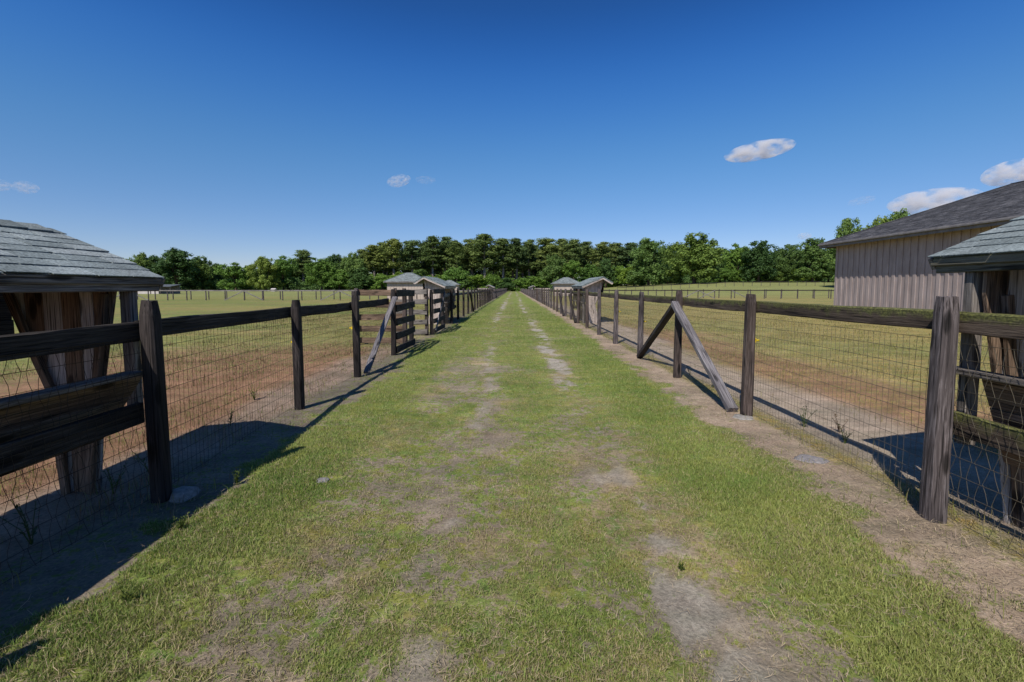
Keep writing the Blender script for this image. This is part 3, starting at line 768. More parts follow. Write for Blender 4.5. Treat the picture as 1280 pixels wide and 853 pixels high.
def feeder(side, X0, Y0, label, L=3.3, dz=0.0, foot=(.46, .70), tint='near', lod=False, rl=None):
    lo = -.045 if tint == 'near' and side < 0 else .10
    rl = rl or L + .02
    s = side
    t = thing('hay_feeder', label, 'feeder', (X0, Y0, tz1(X0, Y0)), 0, 'roofed hay feeders standing along the lane fences')
    E, RG, OE = (.13, 1.68 + dz), (1.04, 2.08 + dz), (1.46, 1.83 + dz)
    wallmat = M['board_pale'] if tint == 'far' else M['board_brown']  # far walls: paler copy of the boards with sunlight in the colour
    # roof: deck plus individually laid shingles
    rf = MB(); rg = random.Random(int(X0 * 10 + Y0 * 7))
    for (a, b) in ((E, RG), (OE, RG)):
        A, B = Vector((s * a[0], -.22, a[1])), Vector((s * b[0], -.22, b[1]))
        up = (B - A).normalized(); SL = (B - A).length; LL = L + .44
        nrm = Vector((0, 1, 0)).cross(up); nrm = nrm if nrm.z > 0 else -nrm
        nr = max(2, int(round(SL / .125)))
        # deck
        d0 = [A, A + Vector((0, LL, 0)), B + Vector((0, LL, 0)), B]
        vs = [v - nrm * .004 for v in d0] + [v - nrm * .03 for v in d0]
        rf.add(vs, [(0, 1, 2, 3), (7, 6, 5, 4), (0, 4, 5, 1), (1, 5, 6, 2), (2, 6, 7, 3), (3, 7, 4, 0)])
        for i in range(nr):
            yy = -rg.uniform(0, .25)
            while yy < LL:
                wdt = rg.uniform(.24, .38)
                y0, y1 = max(yy, 0), min(yy + wdt, LL); yy += wdt
                if y1 - y0 < .03: continue
                k0, k1 = SL * i / nr - (.02 if i == 0 else 0.0) - rg.uniform(0, .008), SL * (i + 1.25) / nr
                k1 = min(k1, SL)
                th = .006 if not lod else .02
                l0 = .007 + rg.uniform(0, .006); l1 = .002
                base = [A + up * k0 + Vector((0, y0 + .005, 0)), A + up * k0 + Vector((0, y1 - .005, 0)), A + up * k1 + Vector((0, y1 - .005, 0)), A + up * k1 + Vector((0, y0 + .005, 0))]
                top = [base[0] + nrm * (l0 + th), base[1] + nrm * (l0 + th + rg.uniform(-.003, .004)), base[2] + nrm * (l1 + th), base[3] + nrm * (l1 + th)]
                bot = [base[0] + nrm * l0, base[1] + nrm * l0, base[2] + nrm * l1, base[3] + nrm * l1]
                o = (rg.uniform(0, 90), rg.uniform(0, 90), rg.uniform(0, 90))
                vv = top + bot; gg = [(o[0] + v.x * .3, o[1] + v.y * .3, o[2] + v.z * .3) for v in vv]
                rf.add(vv, [(0, 1, 2, 3), (7, 6, 5, 4), (0, 4, 5, 1), (1, 5, 6, 2), (2, 6, 7, 3), (3, 7, 4, 0)], gg)
    yy = -.22
    while yy < L + .05:
        o = (rg.uniform(0, 90),) * 3
        for sgn in (-1, 1):
            c = Vector((s * RG[0], 0, RG[1] + .02)); e_ = c + Vector((s * sgn * .13, 0, -.055 if sgn < 0 else -.075))
            vs = [c + Vector((0, yy, 0)), c + Vector((0, yy + .2, .008)), e_ + Vector((0, yy + .2, .008)), e_ + Vector((0, yy, 0))]
            vs += [v - Vector((0, 0, .008)) for v in vs]
            rf.add(vs, [(0, 1, 2, 3), (7, 6, 5, 4), (0, 4, 5, 1), (1, 5, 6, 2), (2, 6, 7, 3), (3, 7, 4, 0)], [(o[0] + v.x, o[1] + v.y * .3, o[2]) for v in vs])
        yy += .19
    rf.build('roof', M['shingle'], t)
    # fascia: two stacked boards on the lane side
    fm = M['board_grey'] if tint != 'far' else M['board_pale']
    mb = MB()
    mb.plank((s * (E[0] + .01), -.2, E[1] - .035), (s * (E[0] + .01), L + .2, E[1] - .035), .055, .035, seg=8, jit=.002)
    mb.plank((s * (E[0] + .035), -.18, E[1] - .085), (s * (E[0] + .035), L + .18, E[1] - .085), .06, .04, seg=8, jit=.002)
    mb.build('fascia', M['fascia_moss'] if (side > 0 and tint == 'near') else fm, t)
    for yy in (-.2, L + .2):                       # barge boards on both gable ends
        mb = MB()
        for (a, b) in ((E, RG), (RG, OE)):
            mb.plank((s * a[0], yy, a[1] - .055), (s * b[0], yy, b[1] - .055), .085, .03, seg=4, jit=.002)
        mb.build('barge_board', fm, t)
    # tapering end walls of vertical boards
    rfz = lambda u: (E[1] + (RG[1] - E[1]) * (u - E[0]) / (RG[0] - E[0]) if u < RG[0] else RG[1] + (OE[1] - RG[1]) * (u - RG[0]) / (OE[0] - RG[0])) - .04
    le = -.05 if (side > 0 and tint == 'near') else 0
    poly = [(.235 + le, 1.6), (.37 + le, .87), (foot[0], -.05), (foot[1], -.05), (.75, .85), (1.03, 1.55), (1.10, rfz(1.10)), (RG[0], rfz(RG[0])), (.235 + le, rfz(.235))]
    for yy in (.10, L - .14):
        mb = MB(); u = .24 + le; k = 0
        mb2 = MB()
        while u < 1.12:
            wd = rnd.choice((.10, .14, .15, .17))
            clip_plank(mb if k % 2 == 0 or tint == 'far' else mb2, poly, u + .002, u + wd - .002, yy, .025, s); u += wd; k += 1
        ew = mb.build('end_wall', wallmat, t)
        if mb2.v: mb2.build('grey_boards', M['board_silver'] if tint == 'near' else M['board_pale'], ew)
        # studs following the taper
        st = MB()
        yi = yy - .03 if yy > 1 else yy + .055
        st.plank((s * 1.08, yi, 1.72 + dz), (s * .735, yi, .80), .055, .04, up=(1, 0, 0), seg=4)
        st.plank((s * .735, yi, .80), (s * (foot[1] - .02), yi, -.03), .055, .04, up=(1, 0, 0), seg=3)
        st.plank((s * .30, yi, 1.55), (s * (foot[0] + .04), yi, .0), .055, .04, up=(1, 0, 0), seg=4)
        st.build('frame', M['board_brown'], t)
    # lane-side corner posts
    for yy in (.06, L - .04):
        mb = MB(); mb.plank((s * .215, yy, .0 if yy < 1 and side > 0 else .52), (s * .215, yy, E[1] - .05), .085, .07, up=(1, 0, 0), seg=5); mb.build('corner_post', M['board_grey'], t)
    mb = MB(); mb.plank((s * (lo + .06), -.02, .96 + dz * .5), (s * (lo + .06), rl + .02, .96 + dz * .5), .12, .035, up=(1, 0, 0), seg=8); mb.build('ledge', M['board_grey'], t)
    mb = MB(); mb.plank((s * (lo + .02), -.02, .67), (s * (lo + .02), rl, .67), .155, .05, seg=8); mb.build('low_rail', M['rail_moss'] if side > 0 else M['rail_dark'], t)
    # sloping hopper side made of three long boards
    mb = MB(); a, b = (Vector((s * (lo + .10), 0, .93 + dz * .5)), Vector((s * .40, 0, .42))) if tint == 'near' else (Vector((s * .19, 0, 1.38)), Vector((s * .50, 0, .02))); upv = (b - a).normalized()
    for k in range(3):
        c = a + (b - a) * ((k + .5) / 3)
        mb.plank(c + Vector((0, .12, 0)), c + Vector((0, L - .15, 0)), (b - a).length / 3 - .006, .025, up=upv, seg=8)
    mb.build('hopper_side', M['board_brown'], t)
    mb = MB()
    for k in range(4):
        mb.plank((s * (1.10 + .012 * k), 0.13, 1.27 + .15 * k), (s * (1.10 + .012 * k), L - .08, 1.27 + .15 * k), .152, .025, seg=8, jit=.001)
    mb.build('back_boards', M['rail_dark'], t)  # near-black wood puts the shade under the roof into their colour
    return t
feeder(-1, XL, .31, 'shingle-roofed wooden hay feeder close on the left, behind the dark fence rail', rl=3.02)
feeder(1, XR, -.16, 'shingle-roofed wooden hay feeder cut by the right edge, behind the leaning grey post', dz=.14)
feeder(-1, XL, 19.7, 'pale gabled hay feeder on the left beyond the board gates', tint='far', foot=(.50, 1.0), lod=True)
feeder(1, XR, 20.4, 'pale gabled hay feeder on the right halfway down the lane', tint='far', foot=(.50, 1.0), lod=True)
feeder(-1, XL, 70, 'tiny distant feeder roof poking over the left lane fence', tint='far', lod=True)
feeder(1, XR, 92, 'tiny distant feeder roof poking over the right lane fence', tint='far', lod=True)

# ------------------------------------------------------------------ cross fences
def cross_fence(label, x0, x1, Y, rail, posts, sp=2.44, zr=1.22, braces=(), yfun=None, ph=1.0, group='rail fences crossing the paddocks'):
    t = thing('rail_fence', label, 'fence', (x0, Y, 0), 0, group)
    n = int(abs(x1 - x0) / sp); X = x0; d = 1 if x1 > x0 else -1
    pts = []
    for i in range(n + 1):
        X = x0 + d * sp * i; yy = Y + (yfun(X) if yfun else 0); pts.append((X, yy, tz1(X, yy)))
    for i, (X, yy, z) in enumerate(pts):
        if i < 100: use('post', posts[i % len(posts)], t, (X - x0, yy - Y, z), rz=rnd.uniform(-.2, .2), scale=(1, 1, ph * rnd.uniform(.97, 1.03)))
        if i < n:
            q = pts[i + 1]; mb = MB()
            mb.plank((X - x0, yy - Y - .09, z + zr), (q[0] - x0, q[1] - Y - .09, q[2] + zr), .13, .045, seg=1); mb.build('top_rail', rail, t)
    for (i, j) in braces:
        a, b = pts[i], pts[j]; mb = MB()
        mb.plank((a[0] - x0, a[1] - Y - .14, a[2] + .03), (b[0] - x0, b[1] - Y - .14, b[2] + 1.2), .11, .07, seg=1); mb.build('brace', M['rail_silver'], t)
    return t
cross_fence('near one of the two rail fences crossing the left paddock, with pale braces', XL - 2.2, -58, 58.0, M['rail_silver'], POST_F, braces=((6, 7), (8, 7), (11, 12), (13, 12), (17, 18), (19, 18)))
cross_fence('farther one of the two rail fences crossing the left paddock', XL - 2.2, -62, 62.2, M['rail_silver'], POST_F)
cross_fence('near one of the two rail fences crossing the right paddock, with a braced bay', XR + 2.2, 62, endR + .1 + 6, M['rail_dark'], POST_F, braces=((8, 9), (10, 9), (9, 10), (12, 11)))
cross_fence('farther one of the two rail fences crossing the right paddock', XR + 2.2, 66, endR + 4.1 + 6, M['rail_dark'], POST_F)
cross_fence('dark board fence along the foot of the trees on the rising right field', 30, 130, 132, M['rail_dark'], POST_F, sp=2.6)

# ------------------------------------------------------------------ trees
def leaf_mat(name, a, b, c, tr=.25):
    m, N, L, p = nodes(name)
    oi = N.new('ShaderNodeObjectInfo'); at = N.new('ShaderNodeAttribute'); at.attribute_name = 'gr'
    n = N.new('ShaderNodeTexNoise'); n.inputs['Scale'].default_value = .9; n.inputs['Detail'].default_value = 3; L.new(at.outputs['Vector'], n.inputs['Vector'])
    r = ramp(N, [(.3, a), (.52, b), (.75, c)]); L.new(n.outputs[0], r.inputs[0])
    r2 = ramp(N, [(0, (.62, .74, .72)), (.35, (1.15, 1.15, .9)), (.6, (.85, .98, 1.0)), (1, (1.5, 1.35, .95))]); L.new(oi.outputs['Random'], r2.inputs[0])
    col = mixc(N, L, 1, r.outputs[0], r2.outputs[0], 'MULTIPLY')
    L.new(col, p.inputs['Base Color']); p.inputs['Roughness'].default_value = .6
    ts = N.new('ShaderNodeBsdfTranslucent'); L.new(col, ts.inputs['Color'])
    mx = N.new('ShaderNodeMixShader'); mx.inputs[0].default_value = tr
    out = [q for q in N if q.type == 'OUTPUT_MATERIAL'][0]
    L.new(p.outputs[0], mx.inputs[1]); L.new(ts.outputs[0], mx.inputs[2]); L.new(mx.outputs[0], out.inputs[0])
    return m
M['leaf_oak'] = leaf_mat('leaf_oak', (0.072, 0.115, 0.029), (0.136, 0.2, 0.048), (0.224, 0.288, 0.072))
M['leaf_dark'] = leaf_mat('leaf_dark', (0.049, 0.091, 0.026), (0.091, 0.152, 0.043), (0.148, 0.214, 0.059))
M['leaf_light'] = leaf_mat('leaf_light', (0.088, 0.15, 0.027), (0.15, 0.237, 0.044), (0.213, 0.312, 0.062))
M['leaf_pine'] = leaf_mat('leaf_pine', (0.063, 0.099, 0.033), (0.124, 0.17, 0.056), (0.198, 0.239, 0.083))
M['bark'] = painted('bark', (.05, .035, .025), (.13, .095, .07), sc=4)
M['bark_pine'] = painted('bark_pine', (.15, .12, .10), (.32, .27, .23), sc=3)

def leaves_mesh(name, mat, C, Rr, n, size, rng, flat=.75):
    """n leaf faces spread in and on the shells of clumps C (k,3) with radii Rr"""
    w = Rr ** 2; idx = rng.choice(len(C), n, p=w / w.sum())
    d = rng.normal(size=(n, 3)); d /= np.linalg.norm(d, axis=1)[:, None]
    rad = Rr[idx] * (rng.random(n) ** .4) * (1 + .15 * rng.normal(size=n))
    P = C[idx] + d * rad[:, None] * np.array([1, 1, flat])
    nv = d * 1.0 + rng.normal(size=(n, 3)) * .45 + np.array([0, -.15, .4]); nv /= np.linalg.norm(nv, axis=1)[:, None]
    a = np.cross(nv, rng.normal(size=(n, 3))); a /= np.linalg.norm(a, axis=1)[:, None]; b = np.cross(nv, a)
    s = size * rng.uniform(.55, 1.3, n)[:, None]
    V = np.stack([P - a * s * .5, P - b * s * .32 + a * s * .05, P + a * s * .55, P + b * s * .34], 1).reshape(-1, 3)
    me = bpy.data.meshes.new(name)
    me.vertices.add(len(V)); me.vertices.foreach_set('co', V.ravel().astype(np.float32))
    me.loops.add(4 * n); me.loops.foreach_set('vertex_index', np.arange(4 * n)); me.polygons.add(n); me.polygons.foreach_set('loop_start', np.arange(n) * 4)
    me.update()
    g = me.attributes.new('gr', 'FLOAT_VECTOR', 'POINT')
    gg = np.repeat(C[idx] * .9 + rng.normal(size=(n, 3)) * .25, 4, axis=0)
    g.data.foreach_set('vector', gg.ravel().astype(np.float32))
    me.materials.append(mat); return me

def limb(mb, pts, r0, r1, n=7):
    vs, fs = [], []
    for i, p in enumerate(pts):
        p = Vector(p); k = i / (len(pts) - 1); r = r0 + (r1 - r0) * k
        d = (Vector(pts[min(i + 1, len(pts) - 1)]) - Vector(pts[max(i - 1, 0)])).normalized()
        a = d.cross(Vector((.31, .95, .1))).normalized(); b = d.cross(a)
        for j in range(n):
            t = 6.2832 * j / n; vs.append(p + a * r * math.cos(t) + b * r * math.sin(t))
    for i in range(len(pts) - 1):
        for j in range(n): fs.append((i * n + j, i * n + (j + 1) % n, (i + 1) * n + (j + 1) % n, (i + 1) * n + j))
    mb.add(vs, fs)

def broadleaf(seed, H=10.0, W=8.0, mat='leaf_oak', n=5200, low=.06, size=.42):
    rng = np.random.default_rng(seed); C, Rr = [], []
    nl = rng.integers(6, 9)                              # main lobes carried by limbs
    lobes = []
    for i in range(nl):
        a = i * 6.283 / nl + rng.uniform(-.3, .3); hh = rng.uniform(.42, .70); rr = W * rng.uniform(.20, .31)
        lobes.append((math.cos(a) * rr, math.sin(a) * rr, H * hh, W * rng.uniform(.19, .27)))
    for k in range(3): lobes.append((rng.uniform(-.14, .14) * W, rng.uniform(-.12, .12) * W, H * rng.uniform(.74, .86), W * rng.uniform(.13, .20)))
    lobes.append((0, 0, H * .55, W * .30))
    for i in range(7):
        a = i * .9 + rng.uniform(-.3, .3); lobes.append((math.cos(a) * W * .32, math.sin(a) * W * .32, H * rng.uniform(low + .06, .34), W * rng.uniform(.14, .20)))
    for (x, y, z, r) in lobes:
        for k in range(rng.integers(12, 18)):
            d = rng.normal(size=3); d /= np.linalg.norm(d)
            C.append((x + d[0] * r * .75, y + d[1] * r * .75, max(z + d[2] * r * .8, H * low))); Rr.append(r * rng.uniform(.28, .52))
    C, Rr = np.array(C), np.array(Rr)
    C[:, 2] *= H / (C[:, 2] + Rr * .8).max()
    crown = leaves_mesh('crown', M[mat], C, Rr, n, size, rng, flat=.85)
    mb = MB(); limb(mb, [(0, 0, -.5), (.05, 0, H * .12), (.1, .05, H * .3), (.05, 0, H * .62)], H * .03, H * .012)
    for (x, y, z, r) in lobes[:nl]:
        limb(mb, [(.05, 0, H * .2), (x * .4, y * .4, H * .2 + (z - H * .2) * .5), (x * .9, y * .9, z)], H * .014, H * .005, 5)
    return crown, mesh_of(mb, 'trunk', M['bark'], True)

def pine(seed, H=22.0, W=7.0, n=7500, base=.45):
    rng = np.random.default_rng(seed); C, Rr, br = [], [], []
    z = base
    while z < .97:
        k = (z - base) / (1 - base); reach = W * .5 * (1 - k ** 2.2 * .8) * (.55 + .45 * min(1, k * 3))
        for j in range(rng.integers(3, 6)):
            a = rng.uniform(0, 6.283); q = reach * rng.uniform(.35, 1.0)
            c = (math.cos(a) * q, math.sin(a) * q, H * z + q * .15); C.append(c); Rr.append(W * rng.uniform(.12, .21)); br.append((c, z))
            if rng.random() < .8: C.append((c[0] * .5, c[1] * .5, c[2] - .1)); Rr.append(W * rng.uniform(.10, .17))
        z += rng.uniform(.025, .05)
    C.append((0, 0, H * .97)); Rr.append(W * .10)
    C, Rr = np.array(C), np.array(Rr)
    crown = leaves_mesh('crown', M['leaf_pine'], C, Rr, n, .46, rng, flat=.68)
    mb = MB(); limb(mb, [(0, 0, -.5), (.1, 0, H * .3), (-.05, .1, H * .6), (0, 0, H * .95)], H * .018, H * .005)
    for (c, z) in br[::2]: limb(mb, [(0, 0, c[2] - .8), (c[0] * .5, c[1] * .5, c[2] - .4), c], .09, .03, 4)
    return crown, mesh_of(mb, 'trunk', M['bark_pine'], True)

OAK = [broadleaf(s, 18, 16, 'leaf_oak', 17000, size=.62) for s in (21, 22, 23)]
DARK = [broadleaf(s, 18, 14, 'leaf_dark', 15000, size=.62) for s in (31, 32, 33)]
LIGHT = [broadleaf(s, 12, 10, 'leaf_light', 11000, .02, size=.48) for s in (41, 42, 43)]
PINE = [pine(s) for s in (51, 52, 53, 54, 55)]
KINDS = {'oak': (OAK, 18, 16), 'dark': (DARK, 18, 14), 'light': (LIGHT, 12, 10), 'pine': (PINE, 22, 7)}
NAME = {'oak': 'oak_tree', 'dark': 'broadleaf_tree', 'light': 'young_tree', 'pine': 'pine_tree'}
def tree(kind, x, ytop, wpx, Y, label, group=None, i=0, sink=0):
    src, H0, W0 = KINDS[kind]; X = px(x, Y); z = tz1(X, Y)
    H = CAM_H + (360 - ytop) / 569.0 * Y - z + sink; W = wpx / 569.0 * Y
    crown, trunk = src[i % len(src)]
    t = thing(NAME[kind], label, 'tree', (X, Y, z - sink), 0, group)
    sc = (W / W0, W / W0, H / H0); rz = rnd.uniform(0, 6.28)
    for nm, me in (('trunk', trunk), ('crown', crown)):
        use(nm, me, t, (0, 0, 0), rz=rz, scale=sc)
    return t
front = [
 ('oak', 179, 315, 30, 235, 'lone airy oak just right of the near feeder roof on the far left'),
 ('dark', 222, 310, 56, 205, 'big dark round oak standing tallest at the left end of the tree line'),
 ('oak', 254, 320, 34, 215, 'rounded oak touching the right side of the big dark left oak'),
 ('dark', 274, 329, 30, 225, 'low dark tree in the dip after the first left oaks'),
 ('light', 296, 328, 42, 205, 'pale green spreading tree in the left tree line dip'),
 ('dark', 313, 332, 26, 230, 'short dark tree behind the pale spreading one on the left'),
 ('oak', 333, 320, 42, 205, 'broad oak above the tiny pale hut on the left'),
 ('light', 355, 319, 34, 215, 'lighter upright tree right of the hut oak'),
 ('pine', 380, 313, 30, 225, 'single pine with a flat tuft over the left broadleaf trees'),
 ('light', 403, 322, 40, 205, 'leafy light tree between the tuft-topped pine and the main pine wood'),
 ('dark', 421, 317, 32, 215, 'dark pointed tree where the left pines begin'),
 ('oak', 441, 315, 38, 210, 'full green tree just before the pines rise'),
 ('pine', 455, 312, 26, 225, 'slim pine at the left shoulder of the pine wood'),
 ('pine', 469, 307, 34, 215, 'dark pine with bare paired trunks left of the hip-roofed shed'),
 ('pine', 480, 303, 28, 228, 'slim pine above the left eave of the near hip-roofed shed'),
 ('pine', 493, 299, 36, 215, 'tall pine above the left half of the near hip-roofed shed'),
 ('pine', 516, 300, 38, 220, 'tall pine directly above the right half of the near hip-roofed shed'),
 ('pine', 530, 304, 30, 230, 'lower pine above the gable of the left feeder'),
 ('pine', 542, 296, 36, 215, 'left one of two tall pines above the left gabled feeder'),
 ('pine', 557, 296, 34, 222, 'right one of two tall pines above the left gabled feeder'),
 ('pine', 571, 301, 32, 215, 'pine standing over the small distant left shed'),
 ('pine', 590, 298, 38, 225, 'wide pine left of the tallest one near the lane end'),
 ('pine', 606, 293, 42, 215, 'tallest pine of the wood, left of the lane end'),
 ('pine', 629, 299, 36, 220, 'pine with a bare trunk just left of the lane end'),
 ('pine', 646, 298, 34, 225, 'pine directly over the end of the lane'),
 ('pine', 661, 300, 34, 235, 'pine just right of the lane end'),
 ('pine', 684, 297, 38, 220, 'broad pine left of the right hip-roofed shed'),
 ('pine', 700, 299, 32, 230, 'pine above the left eave of the right hip-roofed shed'),
 ('pine', 716, 300, 34, 220, 'pine above the right half of the right hip-roofed shed'),
 ('pine', 731, 302, 32, 230, 'pine between the right hip-roofed shed and the gabled feeder'),
 ('pine', 752, 303, 36, 220, 'pine rising over the gable of the right feeder'),
 ('pine', 768, 303, 32, 235, 'narrow pine right of the right gabled feeder'),
 ('pine', 785, 304, 36, 225, 'last pine before the large right-hand oaks'),
 ('oak', 810, 297, 56, 175, 'large domed oak on the right field edge, left of the tallest spreading oak'),
 ('dark', 838, 306, 40, 205, 'dark tree tucked between the two large right oaks'),
 ('oak', 867, 292, 76, 160, 'tallest spreading oak right of centre with ragged lit crown'),
 ('dark', 899, 310, 40, 205, 'low dark tree right of the tallest spreading oak'),
 ('light', 919, 304, 38, 190, 'upright bright green tree between the spreading oak and the barn'),
 ('dark', 947, 301, 46, 180, 'conical dark green tree halfway from the oak to the barn'),
 ('oak', 970, 310, 38, 205, 'dull olive tree right of the conical dark one'),
 ('oak', 990, 305, 42, 195, 'olive rounded tree second from the barn corner'),
 ('dark', 1014, 298, 46, 180, 'dark tall tree beside the barn corner'),
 ('dark', 1034, 312, 40, 180, 'dark tree partly hidden by the barn eave'),
 ('oak', 1059, 272, 50, 120, 'leafy treetop showing over the low end of the barn roof'),
 ('oak', 1094, 270, 50, 125, 'small tree top behind the barn roof, left of the farthest right one'),
 ('oak', 1120, 261, 56, 130, 'rightmost treetop visible over the barn roof'),
]
for i, (k, x, yt, wp, Y, lab) in enumerate(front):
    tree(k, x, yt, wp, Y, lab, 'trees of the far tree line', i)
def skyline(x):
    pts = [(p[1], p[2]) for p in front]
    for a, b in zip(pts, pts[1:]):
        if a[0] <= x <= b[0]: return a[1] + (b[1] - a[1]) * (x - a[0]) / (b[0] - a[0])
    return 312
i = 0; x = 158
while x < 1052:
    k = 'pine' if 450 < x < 790 else ('dark' if i % 2 else 'oak')
    tree(k, x, skyline(x) + rnd.uniform(5, 13), rnd.uniform(28, 38), rnd.uniform(245, 262), 'tree deep in the far wood behind the front row', 'trees deep in the far wood', i)
    x += rnd.uniform(11, 15); i += 1
under = [(425, 336), (453, 334), (478, 342), (500, 340), (527, 336), (547, 343), (570, 333), (582, 341), (598, 343), (615, 342), (633, 347), (650, 347), (668, 345), (690, 318), (714, 325), (738, 330), (757, 322), (776, 332), (792, 330), (834, 332), (905, 335), (935, 332), (962, 335), (1003, 334)]
for i, (x, yt) in enumerate(under):
    land = 'left of the lane end' if x < 640 else 'right of the lane end'
    tree('light' if i % 3 != 1 else 'dark', x, yt, rnd.uniform(26, 38), 205 if x < 780 else 185, 'bushy understory tree in front of the tall wood, number-%s along, %s' % (['one'][0], land) if False else 'bushy bright understory tree at the foot of the tall wood, ' + land, 'understory trees ' + land, i)
# thick undergrowth closing the foot of the wood: uncountable
rng = np.random.default_rng(77)
def mass(step, per, y0, y1, h, r0, r1, n, size, name):
    C, Rr = [], []
    for x in np.arange(-215, 190, step):
        for q in range(per):
            Y = rng.uniform(y0, y1); X = x * (Y / 225.) + rng.uniform(-2, 2)
            hh = h * (1 if -80 < X < 60 or h < 8 else .6) * (.92 + .16 * math.sin(X * .21))
            if abs(X) < 3.5 and Y < 232: continue
            C.append((X, Y, tz1(X, Y) + rng.uniform(.1, 1) * hh)); Rr.append(rng.uniform(r0, r1))
    return leaves_mesh(name, M['leaf_dark'], np.array(C), np.array(Rr), n, size, rng)
ma = mass(1.0, 4, 212, 242, 5.5, 1.3, 2.4, 90000, .7, 'undergrowth'); mb_ = mass(.8, 6, 262, 285, 14, 2.2, 3.4, 190000, 1.15, 'woodland')
o = bpy.data.objects.new('woodland', mb_); COL.objects.link(o); tag(o, kind='stuff', label='solid dark woodland filling the space behind the tall trees', cat='woodland')
me = ma
o = bpy.data.objects.new('undergrowth', me); COL.objects.link(o); tag(o, kind='stuff', label='dark undergrowth closing the foot of the far wood', cat='undergrowth')

# ------------------------------------------------------------------ grass, straw, weeds
def blade_mesh(name, mat, X, Y, H, W, col, rng, lean=.5, lie=False):
    n = len(X); Z = tz(X, Y)
    a = rng.uniform(0, 2 * np.pi, n); ca, sa = np.cos(a), np.sin(a)
    ln = rng.uniform(.15, 1, n) * lean * H
    b = rng.uniform(0, 2 * np.pi, n); cb, sb = np.cos(b), np.sin(b)
    w = W[:, None] / 2
    side = np.stack([ca, sa, np.zeros(n)], 1) * w; ld = np.stack([cb * ln, sb * ln, np.zeros(n)], 1)
    base = np.stack([X, Y, Z - .004], 1)
    if lie:
        L3 = np.stack([cb * H, sb * H, rng.uniform(.0, .25, n) * H], 1); perp = np.stack([-sb, cb, np.zeros(n)], 1) * w
        base[:, 2] += rng.uniform(.008, .03, n)
        bend = perp / w * (rng.uniform(-.12, .12, n) * H)[:, None]
        V = np.stack([base - perp, base + perp, base + L3 * .5 + bend + perp, base + L3 * .5 + bend - perp, base + L3], 1)
    else:
        mid = base + ld * .3 + np.stack([np.zeros(n), np.zeros(n), H * .6], 1)
        tip = base + ld + np.stack([np.zeros(n), np.zeros(n), H * .92], 1)
        V = np.stack([base - side, base + side, mid + side * .75, mid - side * .75, tip], 1)
    V = V.reshape(-1, 3).astype(np.float32)
    me = bpy.data.meshes.new(name); me.vertices.add(5 * n); me.vertices.foreach_set('co', V.ravel())
    i0 = np.arange(n)[:, None] * 5
    lp = np.concatenate([i0 + np.array([[0, 1, 2, 3]]), i0 + np.array([[3, 2, 4]])], 1).ravel()
    me.loops.add(7 * n); me.loops.foreach_set('vertex_index', lp); me.polygons.add(2 * n)
    me.polygons.foreach_set('loop_start', (np.arange(n)[:, None] * 7 + np.array([[0, 4]])).ravel()); me.update()
    c = me.color_attributes.new('col', 'FLOAT_COLOR', 'POINT')
    cc = np.repeat(np.concatenate([col, np.ones((n, 1))], 1), 5, axis=0); c.data.foreach_set('color', cc.ravel().astype(np.float32))
    me.materials.append(mat); o = bpy.data.objects.new(name, me); COL.objects.link(o); return o
m, N, L, p = nodes('grass_blade'); M['blade'] = m
at = N.new('ShaderNodeAttribute'); at.attribute_name = 'col'; L.new(at.outputs['Color'], p.inputs['Base Color']); p.inputs['Roughness'].default_value = .55
ts = N.new('ShaderNodeBsdfTranslucent'); L.new(at.outputs['Color'], ts.inputs['Color']); mx = N.new('ShaderNodeMixShader'); mx.inputs[0].default_value = .3
L.new(p.outputs[0], mx.inputs[1]); L.new(ts.outputs[0], mx.inputs[2]); L.new(mx.outputs[0], [q for q in N if q.type == 'OUTPUT_MATERIAL'][0].inputs[0])

def sample_y(rng, n, y0, y1, p):
    u = rng.random(n); e = 1 - p
    return (y0 ** e + u * (y1 ** e - y0 ** e)) ** (1 / e)
rng = np.random.default_rng(3)
n = 850000
Y = sample_y(rng, n, 1.3, 45, 1.75); X = rng.uniform(-2.95, 2.7, n)
lane, cov, track, lush, st = masks(X, Y)
cl = sst(-.16, .20, cov - .46 + 1.5 * (fbm(X, Y, .085, 3, 40) - .5))
keep = rng.random(n) < lane * (cl * (.30 + .60 * cov) + .10 * sst(.05, .4, cov))
keep &= np.abs(X) < 1.25 * Y + .5
X, Y, cov, lush, cl = X[keep], Y[keep], cov[keep], lush[keep], cl[keep]; n = len(X)
far = np.clip(Y / 6, 1, 4)
H = (.010 + .015 * rng.random(n)) * (1 + .6 * lush * cl) * (1 + .15 * (far - 1)); tall = rng.random(n) < .012; H[tall] *= 2.2
W = (.0026 + .0022 * rng.random(n)) * far ** .8
g1, g2, dr = np.array([.155, .235, .05]), np.array([.34, .36, .11]), np.array([.40, .335, .18])
t_ = rng.random((n, 1)); hue = fbm(X, Y, 1.1, 3, 41)[:, None]; t_ = np.clip(t_ * .7 + hue * 1.8 - .75, 0, 1)
col = g1 * (1 - t_) + g2 * t_
dry = (rng.random(n) < (.62 - .42 * lush) * np.clip(4.5 * fbm(X, Y, .55, 4, 43) - 1.35, .25, 1.7))[:, None]
col = np.where(dry, dr * rng.uniform(.6, 1.25, (n, 1)), col * rng.uniform(.75, 1.2, (n, 1)))
tag(blade_mesh('lane_grass', M['blade'], X, Y, H, W, col, rng, .9), kind='stuff', label='short green and yellowed grass growing over the lane', cat='grass')

